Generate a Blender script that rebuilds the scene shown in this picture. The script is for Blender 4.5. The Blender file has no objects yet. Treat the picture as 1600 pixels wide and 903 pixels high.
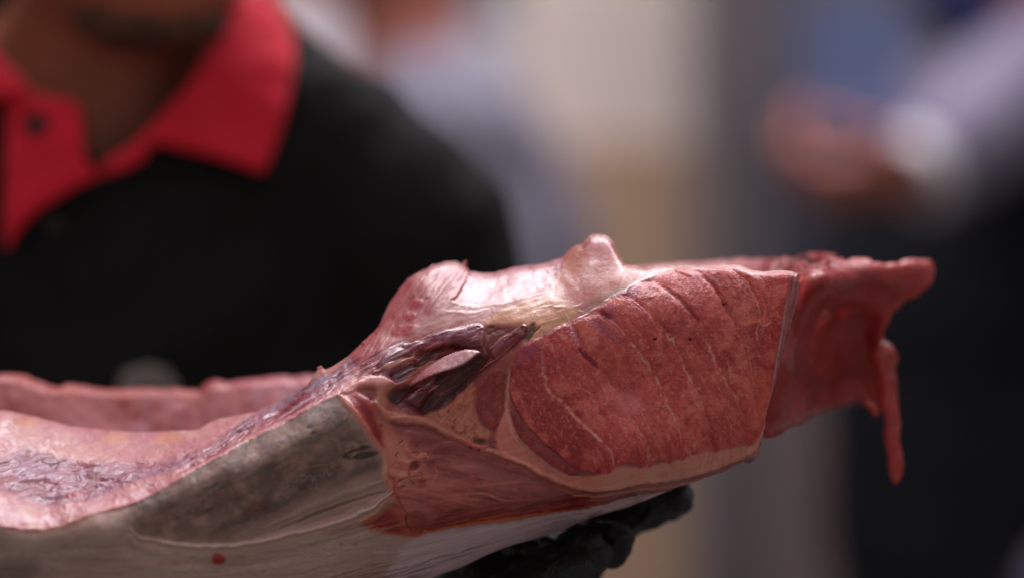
import bpy, math, random
import numpy as np
from mathutils import Matrix

# ------------------------------------------------------------------ camera, light, exposure
SC = bpy.context.scene
COL = SC.collection
D = 1.875                       # metres from the lens to the cut face of the fish
S = 0.5 / 1600.0                # metres per photograph pixel at that distance
cam_data = bpy.data.cameras.new("camera")
cam_data.lens = 135.0
cam_data.sensor_width = 36.0
cam_data.clip_start = 0.05
cam_data.clip_end = 200.0
cam_data.dof.use_dof = True
cam_data.dof.focus_distance = D + 0.006
cam_data.dof.aperture_fstop = 1.9
cam_data.dof.aperture_blades = 0
cam = bpy.data.objects.new("camera", cam_data)
cam.location = (0.0, -D, 0.0)
cam.rotation_euler = (math.radians(90), 0, 0)
COL.objects.link(cam)
SC.camera = cam

world = bpy.data.worlds.new("World")
SC.world = world
world.use_nodes = True
bg = world.node_tree.nodes["Background"]
bg.inputs[0].default_value = (1.0, 0.94, 0.93, 1.0)
bg.inputs[1].default_value = 0.23


def area_light(name, loc, target, size, size_y, power, color):
    ld = bpy.data.lights.new(name, 'AREA')
    ld.shape = 'RECTANGLE'
    ld.size = size
    ld.size_y = size_y
    ld.energy = power
    ld.color = color
    lo = bpy.data.objects.new(name, ld)
    COL.objects.link(lo)
    lo.location = loc
    d = np.array(target, float) - np.array(loc, float)
    d /= np.linalg.norm(d)
    yaw = math.atan2(d[0], -d[1]) if abs(d[0]) + abs(d[1]) > 1e-6 else 0.0
    lo.rotation_euler = (math.acos(max(-1, min(1, -d[2]))), 0, yaw)
    return lo


# cool hall lights overhead, an added fill from the front left that brightens the fish, one row over the people behind
area_light("hall_or_fill_light", (-0.3, -0.2, 1.8), (0.0, 0.05, 0.0), 2.0, 1.5, 9.0, (0.94, 0.93, 1.0))
area_light("hall_or_fill_light", (-1.5, -1.9, 1.0), (0.0, 0.0, 0.0), 1.2, 1.2, 46.0, (1.0, 0.94, 0.92))
area_light("hall_or_fill_light", (0.2, 1.7, 2.3), (0.2, 2.4, -0.4), 2.4, 1.2, 100.0, (0.97, 0.94, 1.0))

SC.render.engine = 'CYCLES'
SC.cycles.use_denoising = True
SC.cycles.max_bounces = 6
vs = SC.view_settings
vs.view_transform = 'Standard'
vs.look = 'None'
vs.gamma = 1.0
vs.use_curve_mapping = False
vs.exposure = 0.0

rng = np.random.default_rng(7)
random.seed(7)


# ------------------------------------------------------------------ helpers
def lin(c, g=1.0):
    """display colour 0-255 -> scene-linear base colour, times a gain"""
    c = np.asarray(c, float) / 255.0
    l = np.where(c <= 0.04045, c / 12.92, ((c + 0.055) / 1.055) ** 2.4)
    return np.clip(l * g, 0, 0.92)


def W(px, py, y):
    """a point seen at photo position (px, py) that stands y metres behind the cut face"""
    px = np.asarray(px, float); py = np.asarray(py, float); y = np.asarray(y, float)
    k = S * (D + y) / D
    return np.stack(np.broadcast_arrays((px - 800.0) * k, y, (451.5 - py) * k), -1)


def to_px(P):
    k = S * (D + P[..., 1]) / D
    return P[..., 0] / k + 800.0, 451.5 - P[..., 2] / k


_T2 = rng.random((256, 256)).astype(np.float32)
_T3 = rng.random((64, 64, 64)).astype(np.float32)


def noise2(x, y):
    x = np.asarray(x, np.float32); y = np.asarray(y, np.float32)
    xi = np.floor(x).astype(np.int32); yi = np.floor(y).astype(np.int32)
    fx = x - xi; fy = y - yi
    fx = fx * fx * (3 - 2 * fx); fy = fy * fy * (3 - 2 * fy)
    a = _T2[xi & 255, yi & 255]; b = _T2[(xi + 1) & 255, yi & 255]
    c = _T2[xi & 255, (yi + 1) & 255]; d = _T2[(xi + 1) & 255, (yi + 1) & 255]
    return (a * (1 - fx) + b * fx) * (1 - fy) + (c * (1 - fx) + d * fx) * fy - 0.5


def fbm2(x, y, n=4, seed=0.0):
    r = 0; a = 1.0; t = 0
    for i in range(n):
        r = r + a * noise2(x + 17.3 * i + seed * 3.7, y + 9.1 * i + seed * 5.3)
        t += a; a *= 0.5
        x = x * 2.03; y = y * 2.03
    return r / t * 2.0          # about -1 .. 1


def noise3(P):
    i = np.floor(P).astype(np.int32); f = (P - i).astype(np.float32)
    f = f * f * (3 - 2 * f)
    x, y, z = i[..., 0], i[..., 1], i[..., 2]
    fx, fy, fz = f[..., 0], f[..., 1], f[..., 2]
    g = lambda a, b, c: _T3[(x + a) & 63, (y + b) & 63, (z + c) & 63]
    x00 = g(0, 0, 0) * (1 - fx) + g(1, 0, 0) * fx
    x10 = g(0, 1, 0) * (1 - fx) + g(1, 1, 0) * fx
    x01 = g(0, 0, 1) * (1 - fx) + g(1, 0, 1) * fx
    x11 = g(0, 1, 1) * (1 - fx) + g(1, 1, 1) * fx
    return ((x00 * (1 - fy) + x10 * fy) * (1 - fz) + (x01 * (1 - fy) + x11 * fy) * fz) - 0.5


def fbm3(P, n=3):
    r = 0; a = 1.0
    P = np.asarray(P, float)
    for k in range(n):
        r = r + a * noise3(P + 11.7 * k); a *= 0.5; P = P * 2.03
    return r


def sstep(a, b, x):
    t = np.clip((x - a) / (b - a), 0, 1)
    return t * t * (3 - 2 * t)


def smooth_curve(pts, closed=False, n=4):
    """Catmull-Rom through the points"""
    p = np.asarray(pts, float)
    if closed:
        q = np.vstack([p[-1], p, p[0], p[1]])
    else:
        q = np.vstack([2 * p[0] - p[1], p, 2 * p[-1] - p[-2]])
    out = []
    for i in range(1, len(q) - 2):
        a, b, c, d = q[i - 1], q[i], q[i + 1], q[i + 2]
        for t in np.linspace(0, 1, n, endpoint=False):
            out.append(0.5 * (2 * b + (c - a) * t + (2 * a - 5 * b + 4 * c - d) * t * t + (3 * b - a - 3 * c + d) * t ** 3))
    if not closed:
        out.append(q[-2])
    return np.array(out)


def line_dist(X, Y, pts):
    """distance to an open polyline and the fraction of its length at the nearest point"""
    p = np.asarray(pts, float)
    seg = np.hypot(*(p[1:] - p[:-1]).T)
    acc = np.concatenate([[0], np.cumsum(seg)])
    best = np.full(X.shape, 1e9, np.float32); tt = np.zeros(X.shape, np.float32)
    for i in range(len(p) - 1):
        ax, ay = p[i]; dx, dy = p[i + 1] - p[i]
        L2 = dx * dx + dy * dy + 1e-9
        t = np.clip(((X - ax) * dx + (Y - ay) * dy) / L2, 0, 1)
        d = np.hypot(X - ax - t * dx, Y - ay - t * dy)
        m = d < best
        best = np.where(m, d, best)
        tt = np.where(m, (acc[i] + t * seg[i]) / acc[-1], tt)
    return best, tt


def poly_sd(X, Y, pts):
    """signed distance to a closed polygon, positive inside"""
    p = np.asarray(pts, float)
    d, _ = line_dist(X, Y, np.vstack([p, p[:1]]))
    inside = np.zeros(X.shape, bool)
    j = len(p) - 1
    for i in range(len(p)):
        xi, yi = p[i]; xj, yj = p[j]
        if yi != yj:
            inside ^= ((yi > Y) != (yj > Y)) & (X < (xj - xi) * (Y - yi) / (yj - yi) + xi)
        j = i
    return np.where(inside, d, -d)


def tps_fit(ctrl):
    """thin-plate spline through (px, py, value) control points -> function"""
    c = np.asarray(ctrl, float)
    x = c[:, :2] / 100.0; v = c[:, 2]
    n = len(x)
    r = np.hypot(x[:, None, 0] - x[None, :, 0], x[:, None, 1] - x[None, :, 1])
    K = np.where(r > 0, r * r * np.log(r + 1e-12), 0) + np.eye(n) * 0.02
    A = np.zeros((n + 3, n + 3)); A[:n, :n] = K; A[:n, n] = 1; A[:n, n + 1:] = x
    A[n, :n] = 1; A[n + 1:, :n] = x.T
    w = np.linalg.solve(A, np.concatenate([v, [0, 0, 0]]))

    def f(px, py):
        X = np.asarray(px, float) / 100.0; Y = np.asarray(py, float) / 100.0
        out = w[n] + w[n + 1] * X + w[n + 2] * Y
        for k in range(n):
            r2 = (X - x[k, 0]) ** 2 + (Y - x[k, 1]) ** 2
            out = out + w[k] * 0.5 * r2 * np.log(r2 + 1e-12)
        return out
    return f


def make_mesh(name, V, F, mat, parent=None, colors=None, rough=None, normals=None, smooth=True):
    V = np.asarray(V, np.float32); F = np.asarray(F, np.int32)
    me = bpy.data.meshes.new(name)
    k = F.shape[1]
    me.vertices.add(len(V)); me.vertices.foreach_set("co", V.ravel())
    me.loops.add(F.size); me.loops.foreach_set("vertex_index", F.ravel())
    me.polygons.add(len(F))
    me.polygons.foreach_set("loop_start", np.arange(0, F.size, k, dtype=np.int32))
    me.polygons.foreach_set("loop_total", np.full(len(F), k, np.int32))
    me.polygons.foreach_set("use_smooth", np.full(len(F), smooth, bool))
    if colors is not None:
        a = me.attributes.new("pigment", 'FLOAT_COLOR', 'POINT')
        c4 = np.ones((len(V), 4), np.float32); c4[:, :3] = colors
        a.data.foreach_set("color", c4.ravel())
    if rough is not None:
        a = me.attributes.new("gloss", 'FLOAT', 'POINT')
        a.data.foreach_set("value", np.asarray(rough, np.float32))
    me.update(calc_edges=True)
    if normals is not None:
        me.normals_split_custom_set_from_vertices(np.asarray(normals, np.float32))
    me.materials.append(mat)
    o = bpy.data.objects.new(name, me)
    COL.objects.link(o)
    if parent is not None:
        adopt(o, parent)
    return o


def surface_nets(fn, lo, hi, h):
    """fn(points) -> signed field (negative inside); returns vertices and quads"""
    lo = np.asarray(lo, float); hi = np.asarray(hi, float)
    n = np.ceil((hi - lo) / h).astype(int) + 1
    ax = [lo[i] + h * np.arange(n[i]) for i in range(3)]
    G = np.stack(np.meshgrid(*ax, indexing='ij'), -1)
    Fv = fn(G).astype(np.float32)
    neg = Fv < 0
    c = np.zeros(tuple(n - 1), np.int8)
    for a in (0, 1):
        for b in (0, 1):
            for d in (0, 1):
                c += neg[a:n[0] - 1 + a, b:n[1] - 1 + b, d:n[2] - 1 + d]
    cells = np.argwhere((c > 0) & (c < 8))
    idx = np.full(tuple(n - 1), -1, np.int64)
    idx[tuple(cells.T)] = np.arange(len(cells))
    acc = np.zeros((len(cells), 3)); cnt = np.zeros(len(cells))
    corners = [(a, b, d) for a in (0, 1) for b in (0, 1) for d in (0, 1)]
    val = {q: Fv[tuple((cells + np.array(q)).T)] for q in corners}
    for q in corners:
        for k in range(3):
            if q[k] == 0:
                r = list(q); r[k] = 1; r = tuple(r)
                f0, f1 = val[q], val[r]
                m = (f0 < 0) != (f1 < 0)
                t = np.where(m, f0 / np.where(m, f0 - f1, 1), 0)
                p = np.tile(np.array(q, float), (len(cells), 1)); p[:, k] += t
                acc += np.where(m[:, None], p, 0); cnt += m
    V = lo + h * (cells + acc / cnt[:, None])
    quads = []
    for k in range(3):
        i, j = [(1, 2), (2, 0), (0, 1)][k]
        sl0 = [slice(None)] * 3; sl1 = [slice(None)] * 3
        sl0[k] = slice(0, -1); sl1[k] = slice(1, None)
        a = neg[tuple(sl0)]; b = neg[tuple(sl1)]
        e = np.argwhere(a != b)
        ok = (e[:, i] > 0) & (e[:, j] > 0) & (e[:, i] < n[i] - 1) & (e[:, j] < n[j] - 1)
        e = e[ok]
        flip = ~a[tuple(e.T)]
        def at(di, dj):
            q = e.copy(); q[:, i] += di; q[:, j] += dj
            return idx[tuple(q.T)]
        qd = np.stack([at(-1, -1), at(0, -1), at(0, 0), at(-1, 0)], -1)
        qd[flip] = qd[flip][:, ::-1]
        quads.append(qd)
    return V, np.vstack(quads)


def tag(o, label=None, category=None, group=None, kind=None):
    if label: o["label"] = label
    if category: o["category"] = category
    if group: o["group"] = group
    if kind: o["kind"] = kind
    return o


def empty(name, loc, label, category, group=None):
    o = bpy.data.objects.new(name, None)
    o.empty_display_size = 0.05
    COL.objects.link(o)
    o.location = loc
    return tag(o, label, category, group)


def adopt(o, parent):
    """parent without moving the mesh, whose vertices are in world coordinates"""
    o.parent = parent
    if parent.type == 'EMPTY':
        o.matrix_parent_inverse = Matrix.Translation(-parent.location)
    return o


# ------------------------------------------------------------------ materials
def new_mat(name):
    m = bpy.data.materials.new(name); m.use_nodes = True
    nt = m.node_tree
    return m, nt, nt.nodes["Principled BSDF"]


def link_bump(nt, bsdf, layers):
    """stack of noise bumps: (scale, detail, strength, distance, stretch)"""
    tc = nt.nodes.new("ShaderNodeTexCoord")
    prev = None
    for scale, detail, strength, dist, stretch in layers:
        mp = nt.nodes.new("ShaderNodeMapping"); mp.inputs["Scale"].default_value = stretch
        nz = nt.nodes.new("ShaderNodeTexNoise")
        nz.inputs["Scale"].default_value = scale; nz.inputs["Detail"].default_value = detail
        nt.links.new(tc.outputs["Object"], mp.inputs[0]); nt.links.new(mp.outputs[0], nz.inputs["Vector"])
        b = nt.nodes.new("ShaderNodeBump")
        b.inputs["Strength"].default_value = strength; b.inputs["Distance"].default_value = dist
        nt.links.new(nz.outputs["Fac"], b.inputs["Height"])
        if prev: nt.links.new(prev.outputs[0], b.inputs["Normal"])
        prev = b
    nt.links.new(prev.outputs[0], bsdf.inputs["Normal"])


def flesh_material(name, sss, bumps, spec=0.5, coat=0.0):
    m, nt, b = new_mat(name)
    at = nt.nodes.new("ShaderNodeAttribute"); at.attribute_name = "pigment"
    gl = nt.nodes.new("ShaderNodeAttribute"); gl.attribute_name = "gloss"
    tc = nt.nodes.new("ShaderNodeTexCoord")
    nz = nt.nodes.new("ShaderNodeTexNoise"); nz.inputs["Scale"].default_value = 900; nz.inputs["Detail"].default_value = 3
    nt.links.new(tc.outputs["Object"], nz.inputs["Vector"])
    mr = nt.nodes.new("ShaderNodeMapRange")
    mr.inputs["To Min"].default_value = 0.86; mr.inputs["To Max"].default_value = 1.14
    nt.links.new(nz.outputs["Fac"], mr.inputs["Value"])
    mx = nt.nodes.new("ShaderNodeVectorMath"); mx.operation = 'SCALE'
    nt.links.new(at.outputs["Color"], mx.inputs[0]); nt.links.new(mr.outputs[0], mx.inputs["Scale"])
    nt.links.new(mx.outputs[0], b.inputs["Base Color"])
    n2 = nt.nodes.new("ShaderNodeTexNoise"); n2.inputs["Scale"].default_value = 260; n2.inputs["Detail"].default_value = 4
    nt.links.new(tc.outputs["Object"], n2.inputs["Vector"])
    ma = nt.nodes.new("ShaderNodeMath"); ma.operation = 'MULTIPLY_ADD'
    ma.inputs[1].default_value = 0.36; nt.links.new(n2.outputs["Fac"], ma.inputs[0])
    sb = nt.nodes.new("ShaderNodeMath"); sb.operation = 'SUBTRACT'; sb.inputs[1].default_value = 0.18
    nt.links.new(gl.outputs["Fac"], sb.inputs[0]); nt.links.new(sb.outputs[0], ma.inputs[2])
    nt.links.new(ma.outputs[0], b.inputs["Roughness"])
    b.inputs["Specular IOR Level"].default_value = spec
    b.inputs["Subsurface Weight"].default_value = sss
    b.inputs["Subsurface Radius"].default_value = (1.0, 0.32, 0.22)
    b.inputs["Subsurface Scale"].default_value = 0.0016
    b.inputs["Coat Weight"].default_value = coat
    b.inputs["Coat Roughness"].default_value = 0.13
    link_bump(nt, b, bumps)
    return m


M_MUSCLE = flesh_material("muscle_flesh", 0.3, [(420, 4, 0.30, 0.0010, (1, 1, 1)), (1400, 2, 0.8, 0.0005, (1, 1, 1))], 0.5, 0.16)
M_TISSUE = flesh_material("wet_tissue", 0.4, [(160, 4, 0.15, 0.0012, (1, 1, 1)), (1000, 2, 0.3, 0.0004, (1, 1, 1))], 0.5, 0.25)
M_FAT = flesh_material("pale_fat", 0.5, [(300, 4, 0.10, 0.0010, (1, 1, 1)), (1100, 2, 0.3, 0.0004, (1, 1, 1))], 0.45, 0.15)
M_SKIN = flesh_material("fish_skin", 0.1, [(120, 4, 0.1, 0.001, (0.35, 1, 1)), (700, 3, 0.12, 0.0004, (0.3, 1, 1))], 0.28, 0.05)


def plain_material(name, color, rough, bumps=None, spec=0.3, var=0.0, vscale=20, sheen=0.0):
    m, nt, b = new_mat(name)
    b.inputs["Roughness"].default_value = rough
    b.inputs["Specular IOR Level"].default_value = spec
    if sheen:
        b.inputs["Sheen Weight"].default_value = sheen
    c = tuple(color) + (1,)
    if var:
        tc = nt.nodes.new("ShaderNodeTexCoord")
        nz = nt.nodes.new("ShaderNodeTexNoise"); nz.inputs["Scale"].default_value = vscale; nz.inputs["Detail"].default_value = 5
        nt.links.new(tc.outputs["Object"], nz.inputs["Vector"])
        cr = nt.nodes.new("ShaderNodeValToRGB")
        cr.color_ramp.elements[0].position = 0.3; cr.color_ramp.elements[1].position = 0.7
        cr.color_ramp.elements[0].color = tuple(max(0, x * (1 - var)) for x in color) + (1,)
        cr.color_ramp.elements[1].color = tuple(min(1, x * (1 + var)) for x in color) + (1,)
        nt.links.new(nz.outputs["Fac"], cr.inputs[0]); nt.links.new(cr.outputs[0], b.inputs["Base Color"])
    else:
        b.inputs["Base Color"].default_value = c
    if bumps:
        link_bump(nt, b, bumps)
    return m


# ------------------------------------------------------------------ painting pigment and relief on vertices
class Painter:
    """vertices addressed by their place on the fish (photo pixels of the frontal view);
    holds pigment, gloss and relief in millimetres"""

    def __init__(self, X, Y, base, gain=1.0, warp=2.5):
        self.X0 = X.astype(np.float32); self.Y0 = Y.astype(np.float32)
        wx = fbm2(X / 22.0, Y / 22.0, 3, 1) * warp + fbm2(X / 6.0, Y / 6.0, 2, 5) * warp * 0.35
        wy = fbm2(X / 22.0, Y / 22.0, 3, 2) * warp + fbm2(X / 6.0, Y / 6.0, 2, 6) * warp * 0.35
        self.X = self.X0 + wx; self.Y = self.Y0 + wy
        self.g = gain
        self.cols = None
        self.c = np.tile(lin(base, gain), (X.size, 1)).astype(np.float32)
        self.r = np.full(X.size, 0.42, np.float32)
        self.h = np.zeros(X.size, np.float32)

    def sub(self, pts, pad):
        p = np.asarray(pts)
        lo = p.min(0) - pad - 8; hi = p.max(0) + pad + 8
        if self.cols is not None:                        # the near sheet: only look through the columns in reach
            nc, nr, x0, x1, lean = self.cols
            a = max(0, int((lo[0] - 12 - x0) / (x1 - x0) * nc) - 1); b = min(nc, int((hi[0] + 12 + lean - x0) / (x1 - x0) * nc) + 2)
            sl = slice(a * nr, b * nr); X_, Y_ = self.X[sl], self.Y[sl]
            return np.nonzero((X_ > lo[0]) & (X_ < hi[0]) & (Y_ > lo[1]) & (Y_ < hi[1]))[0] + a * nr
        return np.nonzero((self.X > lo[0]) & (self.X < hi[0]) & (self.Y > lo[1]) & (self.Y < hi[1]))[0]

    def mask(self, pts, soft=3.0, smooth=True):
        p = smooth_curve(pts, True) if smooth else np.asarray(pts, float)
        i = self.sub(p, soft)
        d = poly_sd(self.X[i], self.Y[i], p)
        return i, sstep(-soft, soft, d), d

    def mix(self, i, m, color=None, gloss=None, relief=0.0, gain=None):
        if color is not None:
            m3 = m[:, None]
            self.c[i] = self.c[i] * (1 - m3) + lin(color, self.g if gain is None else gain)[None] * m3
        if gloss is not None:
            self.r[i] = self.r[i] * (1 - m) + gloss * m
        if relief:
            self.h[i] += m * relief

    def area(self, pts, color=None, soft=3.0, alpha=1.0, gloss=None, relief=0.0, dome=0.0, dome_w=10.0, smooth=True, gain=None, breakup=0.0, bscale=14.0):
        i, m, d = self.mask(pts, soft, smooth)
        self.mix(i, np.zeros_like(m), None)
        mm = m * alpha
        if breakup:
            n = fbm2(self.X0[i] / bscale, self.Y0[i] / bscale, 4, 9)
            mm = mm * np.clip(0.5 + n * breakup * 2.2, 0, 1)
        self.mix(i, mm, color, gloss, 0, gain)
        if relief:
            self.h[i] += m * relief
        if dome:
            self.h[i] += dome * 0.6 * np.sqrt(np.clip(1 - (1 - np.clip(d / dome_w, 0, 1)) ** 2, 0, 1))
        return i, m

    def stroke(self, pts, width, color=None, alpha=1.0, gloss=None, relief=0.0, taper=0.25, breakup=0.0, soft=None, smooth=True, gain=None):
        p = smooth_curve(pts, False) if smooth and len(pts) > 2 else np.asarray(pts, float)
        soft = width * 0.6 if soft is None else soft
        i = self.sub(p, width + soft)
        d, t = line_dist(self.X[i], self.Y[i], p)
        w = width * (np.minimum(1, np.minimum(t, 1 - t) / max(taper, 1e-3)) if taper else 1)
        w = np.maximum(w, 0.15 * width)
        m = sstep(w + soft, np.maximum(w - soft, 0), d)
        mm = m * alpha
        if breakup:
            n = fbm2(self.X0[i] / 7.0, self.Y0[i] / 7.0, 3, 3)
            mm = mm * np.clip(1 - breakup * (0.5 - n * 1.6), 0, 1)
        self.mix(i, mm, color, gloss, 0, gain)
        if relief:
            self.h[i] += m * relief * 0.55

    def grain(self, i, m, angle, length, width, amount, relief=0.0, tint=None, seed=0.0, sharp=1.0):
        """streaks along a direction (degrees, anticlockwise from image right)"""
        a = math.radians(angle)
        x = self.X0[i] * math.cos(a) - self.Y0[i] * math.sin(a)
        y = self.X0[i] * math.sin(a) + self.Y0[i] * math.cos(a)
        n = fbm2(x / length, y / width, 3, seed)
        n = np.sign(n) * np.abs(n) ** sharp
        if tint is not None:
            k = (np.clip(n * 2.6, 0, 1) * m * amount)[:, None]
            self.c[i] = self.c[i] * (1 - k) + lin(tint, self.g)[None] * k
        else:
            self.c[i] *= np.clip(1 + (n * m * amount)[:, None] * np.array([0.8, 1.0, 1.0]), 0.2, 2.2)
        if relief:
            self.h[i] += n * m * relief

    def mottle(self, i, m, scale, amount, relief=0.0, tint=None, seed=0.0, thr=0.0):
        n = fbm2(self.X0[i] / scale, self.Y0[i] / scale, 4, seed)
        if tint is not None:
            k = (np.clip((n - thr) * 3.6, 0, 1) * m * amount)[:, None]
            self.c[i] = self.c[i] * (1 - k) + lin(tint, self.g)[None] * k
        else:
            self.c[i] *= np.clip(1 + (n * m * amount)[:, None], 0.2, 2.2)
        if relief:
            self.h[i] += n * m * relief


# ------------------------------------------------------------------ the fish: near side, one dense sculpted sheet
TOP = [(-70, 634), (0, 641), (22, 643), (64, 653), (113, 666), (169, 672), (218, 675), (263, 673), (309, 671), (327, 660), (346, 653),
       (399, 643), (444, 622), (482, 598), (489, 587), (499, 574), (503, 573), (509, 577), (522, 571), (542, 557), (567, 535), (592, 509), (603, 485), (610, 470),
       (625, 451), (635, 439), (637, 436), (650, 428), (675, 416), (698, 409), (713, 410), (724, 414), (728, 409), (731, 424), (750, 427), (773, 427),
       (800, 419), (820, 415), (835, 415), (860, 409), (875, 404), (890, 391), (901, 383), (911, 381), (915, 374), (923, 368), (935, 366),
       (947, 368), (956, 376), (963, 390), (970, 402), (976, 413), (990, 415), (1008, 418), (1020, 416), (1050, 415), (1100, 416), (1138, 414),
       (1155, 415), (1175, 422), (1195, 425), (1220, 422), (1236, 424), (1250, 428)]
BOT = [(-70, 1012), (0, 1010), (300, 998), (500, 964), (600, 934), (680, 900), (719, 886), (785, 856), (864, 833), (916, 811), (987, 789),
       (1030, 772), (1047, 766), (1058, 761), (1088, 752), (1139, 733), (1160, 721), (1172, 724), (1180, 719), (1186, 713)]
DEPTH = [
    (1000, 600, 0), (1100, 560, .002), (1205, 600, .010), (1235, 440, .010), (1186, 705, .018), (1100, 715, .008), (1000, 450, .012), (1000, 418, .030),
    (1100, 418, .022), (1180, 428, .014), (1060, 470, .006), (850, 540, .000), (800, 600, .004), (760, 620, .006), (900, 730, .000), (940, 762, .002), (1070, 742, .010),
    (1000, 775, .020), (1047, 764, .030), (987, 787, .042), (864, 831, .040), (719, 884, .034), (640, 915, .030),
    (916, 794, .022), (837, 807, .012), (765, 817, .004), (662, 831, -.004), (579, 826, -.012), (700, 740, -.003), (620, 740, -.010), (800, 760, .0), (560, 815, -.014),
    (550, 720, -.014), (450, 750, -.026), (350, 790, -.038), (250, 830, -.046), (100, 860, -.054), (0, 860, -.056), (300, 900, -.046), (0, 920, -.052), (500, 880, -.022),
    (300, 990, -.026), (0, 1000, -.036), (500, 955, -.004), (-70, 900, -.054),
    (526, 618, -.004), (470, 648, -.010), (420, 678, -.018), (350, 712, -.028), (285, 746, -.036), (213, 784, -.044), (144, 803, -.050), (70, 828, -.054), (0, 822, -.056), (-70, 815, -.058),
    (500, 577, .034), (440, 626, .036), (400, 644, .038), (330, 660, .044), (263, 675, .050), (100, 667, .056), (0, 643, .062), (-70, 636, .066),
    (150, 730, .004), (20, 730, .006), (260, 710, .010), (60, 790, -.030), (160, 770, -.024), (350, 680, .010), (430, 650, .012), (480, 612, .014),
    (598, 495, .044), (612, 470, .050), (650, 430, .056), (700, 412, .060), (670, 470, .034), (640, 510, .026), (750, 430, .060), (800, 422, .058), (860, 412, .050), (800, 450, .038),
    (930, 370, .046), (940, 410, .030), (900, 450, .020), (860, 480, .014), (960, 440, .016), (780, 480, .024), (720, 490, .024), (690, 520, .016), (560, 560, .022), (600, 550, .016), (560, 600, .002),
    (600, 640, -.004), (640, 660, -.002), (700, 600, .010), (750, 560, .008), (700, 660, .002), (820, 520, .006)]
depth_f = tps_fit(DEPTH)

NC, NR = 1080, 440
tp = np.array(TOP, float); bp = np.array(BOT, float)
u = np.linspace(0, 1, NC)
xt = -70 + u * (1250 + 70)
# the bottom runs under the top until x = 900, then the right-hand edge leans inwards
xb = np.where(xt < 900, xt, 900 + (xt - 900) * (1186 - 900) / (1250 - 900))
yt = np.interp(xt, tp[:, 0], tp[:, 1])
bs = smooth_curve(BOT[:12], False, 6)
yb = np.interp(xb, np.concatenate([bs[:, 0], bp[12:, 0]]), np.concatenate([bs[:, 1], bp[12:, 1]]))
# fine nicks along the cut edges
yt = yt + fbm2(xt / 9.0, xt * 0, 3, 4) * 1.3
yb = yb + fbm2(xb / 11.0, xb * 0 + 7, 3, 4) * np.where(xb > 1040, 1.4, 0.5)
v = np.linspace(0, 1, NR)
GX = xb[:, None] * (1 - v) + xt[:, None] * v
GY = yb[:, None] * (1 - v) + yt[:, None] * v
# right-hand edge slightly ragged
edge_x = np.interp(GY[-1], [424, 440, 465, 510, 540, 570, 644, 692, 714], [1250, 1250, 1247, 1235, 1226, 1218, 1199, 1189, 1186])
edge_x = edge_x + fbm2(GY[-1] / 10.0, GY[-1] * 0 + 3, 3, 8) * 2.4
shift = (edge_x - GX[-1])
GX = GX + np.clip((xt[:, None] - 1000) / 250.0, 0, 1) ** 2 * shift[None, :]
X = GX.ravel(); Y = GY.ravel()
base_y = depth_f(X, Y)
d_top = np.maximum(GY - yt[:, None], 0); d_bot = np.maximum(yb[:, None] - GY, 0)
d_right = np.maximum(GX[-1][None, :] - GX, 0)
near_top = np.nonzero((d_top < 70).ravel())[0]
dt_, _ = line_dist(X[near_top], Y[near_top], np.column_stack([xt, yt])[::6])
d_top.ravel()[near_top] = np.minimum(np.maximum(dt_ - 0.6, 0), d_top.ravel()[near_top])
roll = 0.0055 * np.exp(-d_top / 4.0) + 0.006 * np.exp(-d_bot / 8.0) + 0.004 * np.exp(-d_right / 3.0)
base_y = base_y + roll.ravel()

G = 1.0
P = Painter(X, Y, (168, 92, 86), G)
P.cols = (NC, NR, -70.0, 1250.0, 70.0)
ALL = np.arange(X.size); ONE = np.ones(X.size, np.float32)

# ---- connective tissue of the front
P.mottle(ALL, ONE, 46, 0.16, 0.35, seed=11)
P.mottle(ALL, ONE, 60, 0.55, 0, (190, 104, 86), 12, 0.1)
P.mottle(ALL, ONE, 24, 0.5, 0.25, (140, 62, 62), 13, 0.15)
P.area([(606, 650), (660, 655), (720, 690), (790, 715), (850, 742), (930, 765), (1000, 765), (900, 790), (760, 800), (700, 780), (650, 720)], (156, 90, 84), 14, 0.6)
P.area([(560, 640), (600, 655), (650, 700), (660, 730), (625, 760), (600, 745), (598, 705), (570, 668)], (204, 132, 108), 10, 0.65)
P.area([(528, 617), (548, 604), (575, 604), (590, 625), (585, 650), (600, 690), (590, 690), (570, 660), (548, 640)], (186, 82, 74), 7, 0.75)
P.stroke([(556, 622), (577, 648), (588, 672), (598, 700)], 7, (150, 48, 46), 0.75, relief=-0.7)
P.area([(563, 816), (585, 800), (614, 772), (640, 800), (655, 836), (626, 836), (599, 834), (579, 826)], (182, 92, 72), 6, 0.8)
P.area([(590, 806), (606, 796), (622, 812), (628, 834), (600, 832), (584, 822)], (150, 52, 48), 7, 0.8)
P.area([(640, 806), (655, 800), (668, 810), (664, 826), (650, 832), (638, 822)], (150, 78, 68), 5, 0.7, relief=-0.9)
P.stroke([(636, 800), (634, 815), (642, 828)], 1.6, (120, 46, 46), 0.8, relief=-0.5)
P.stroke([(648, 800), (660, 806), (668, 818)], 1.2, (120, 50, 50), 0.6, relief=-0.4)
P.area([(600, 680), (628, 690), (644, 704), (636, 730), (640, 752), (622, 762), (606, 745), (604, 715)], (214, 150, 130), 9, 0.6)
P.area([(625, 770), (650, 762), (670, 780), (668, 800), (645, 800), (630, 790)], (196, 128, 118), 9, 0.55)
P.area([(690, 716), (740, 712), (800, 730), (850, 752), (840, 772), (780, 766), (720, 750)], (170, 102, 98), 12, 0.6)
P.area([(660, 736), (700, 750), (740, 770), (720, 790), (680, 784), (662, 762)], (200, 118, 104), 12, 0.5)
P.area([(640, 690), (680, 684), (700, 700), (690, 716), (664, 716)], (142, 60, 60), 9, 0.55)
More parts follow.
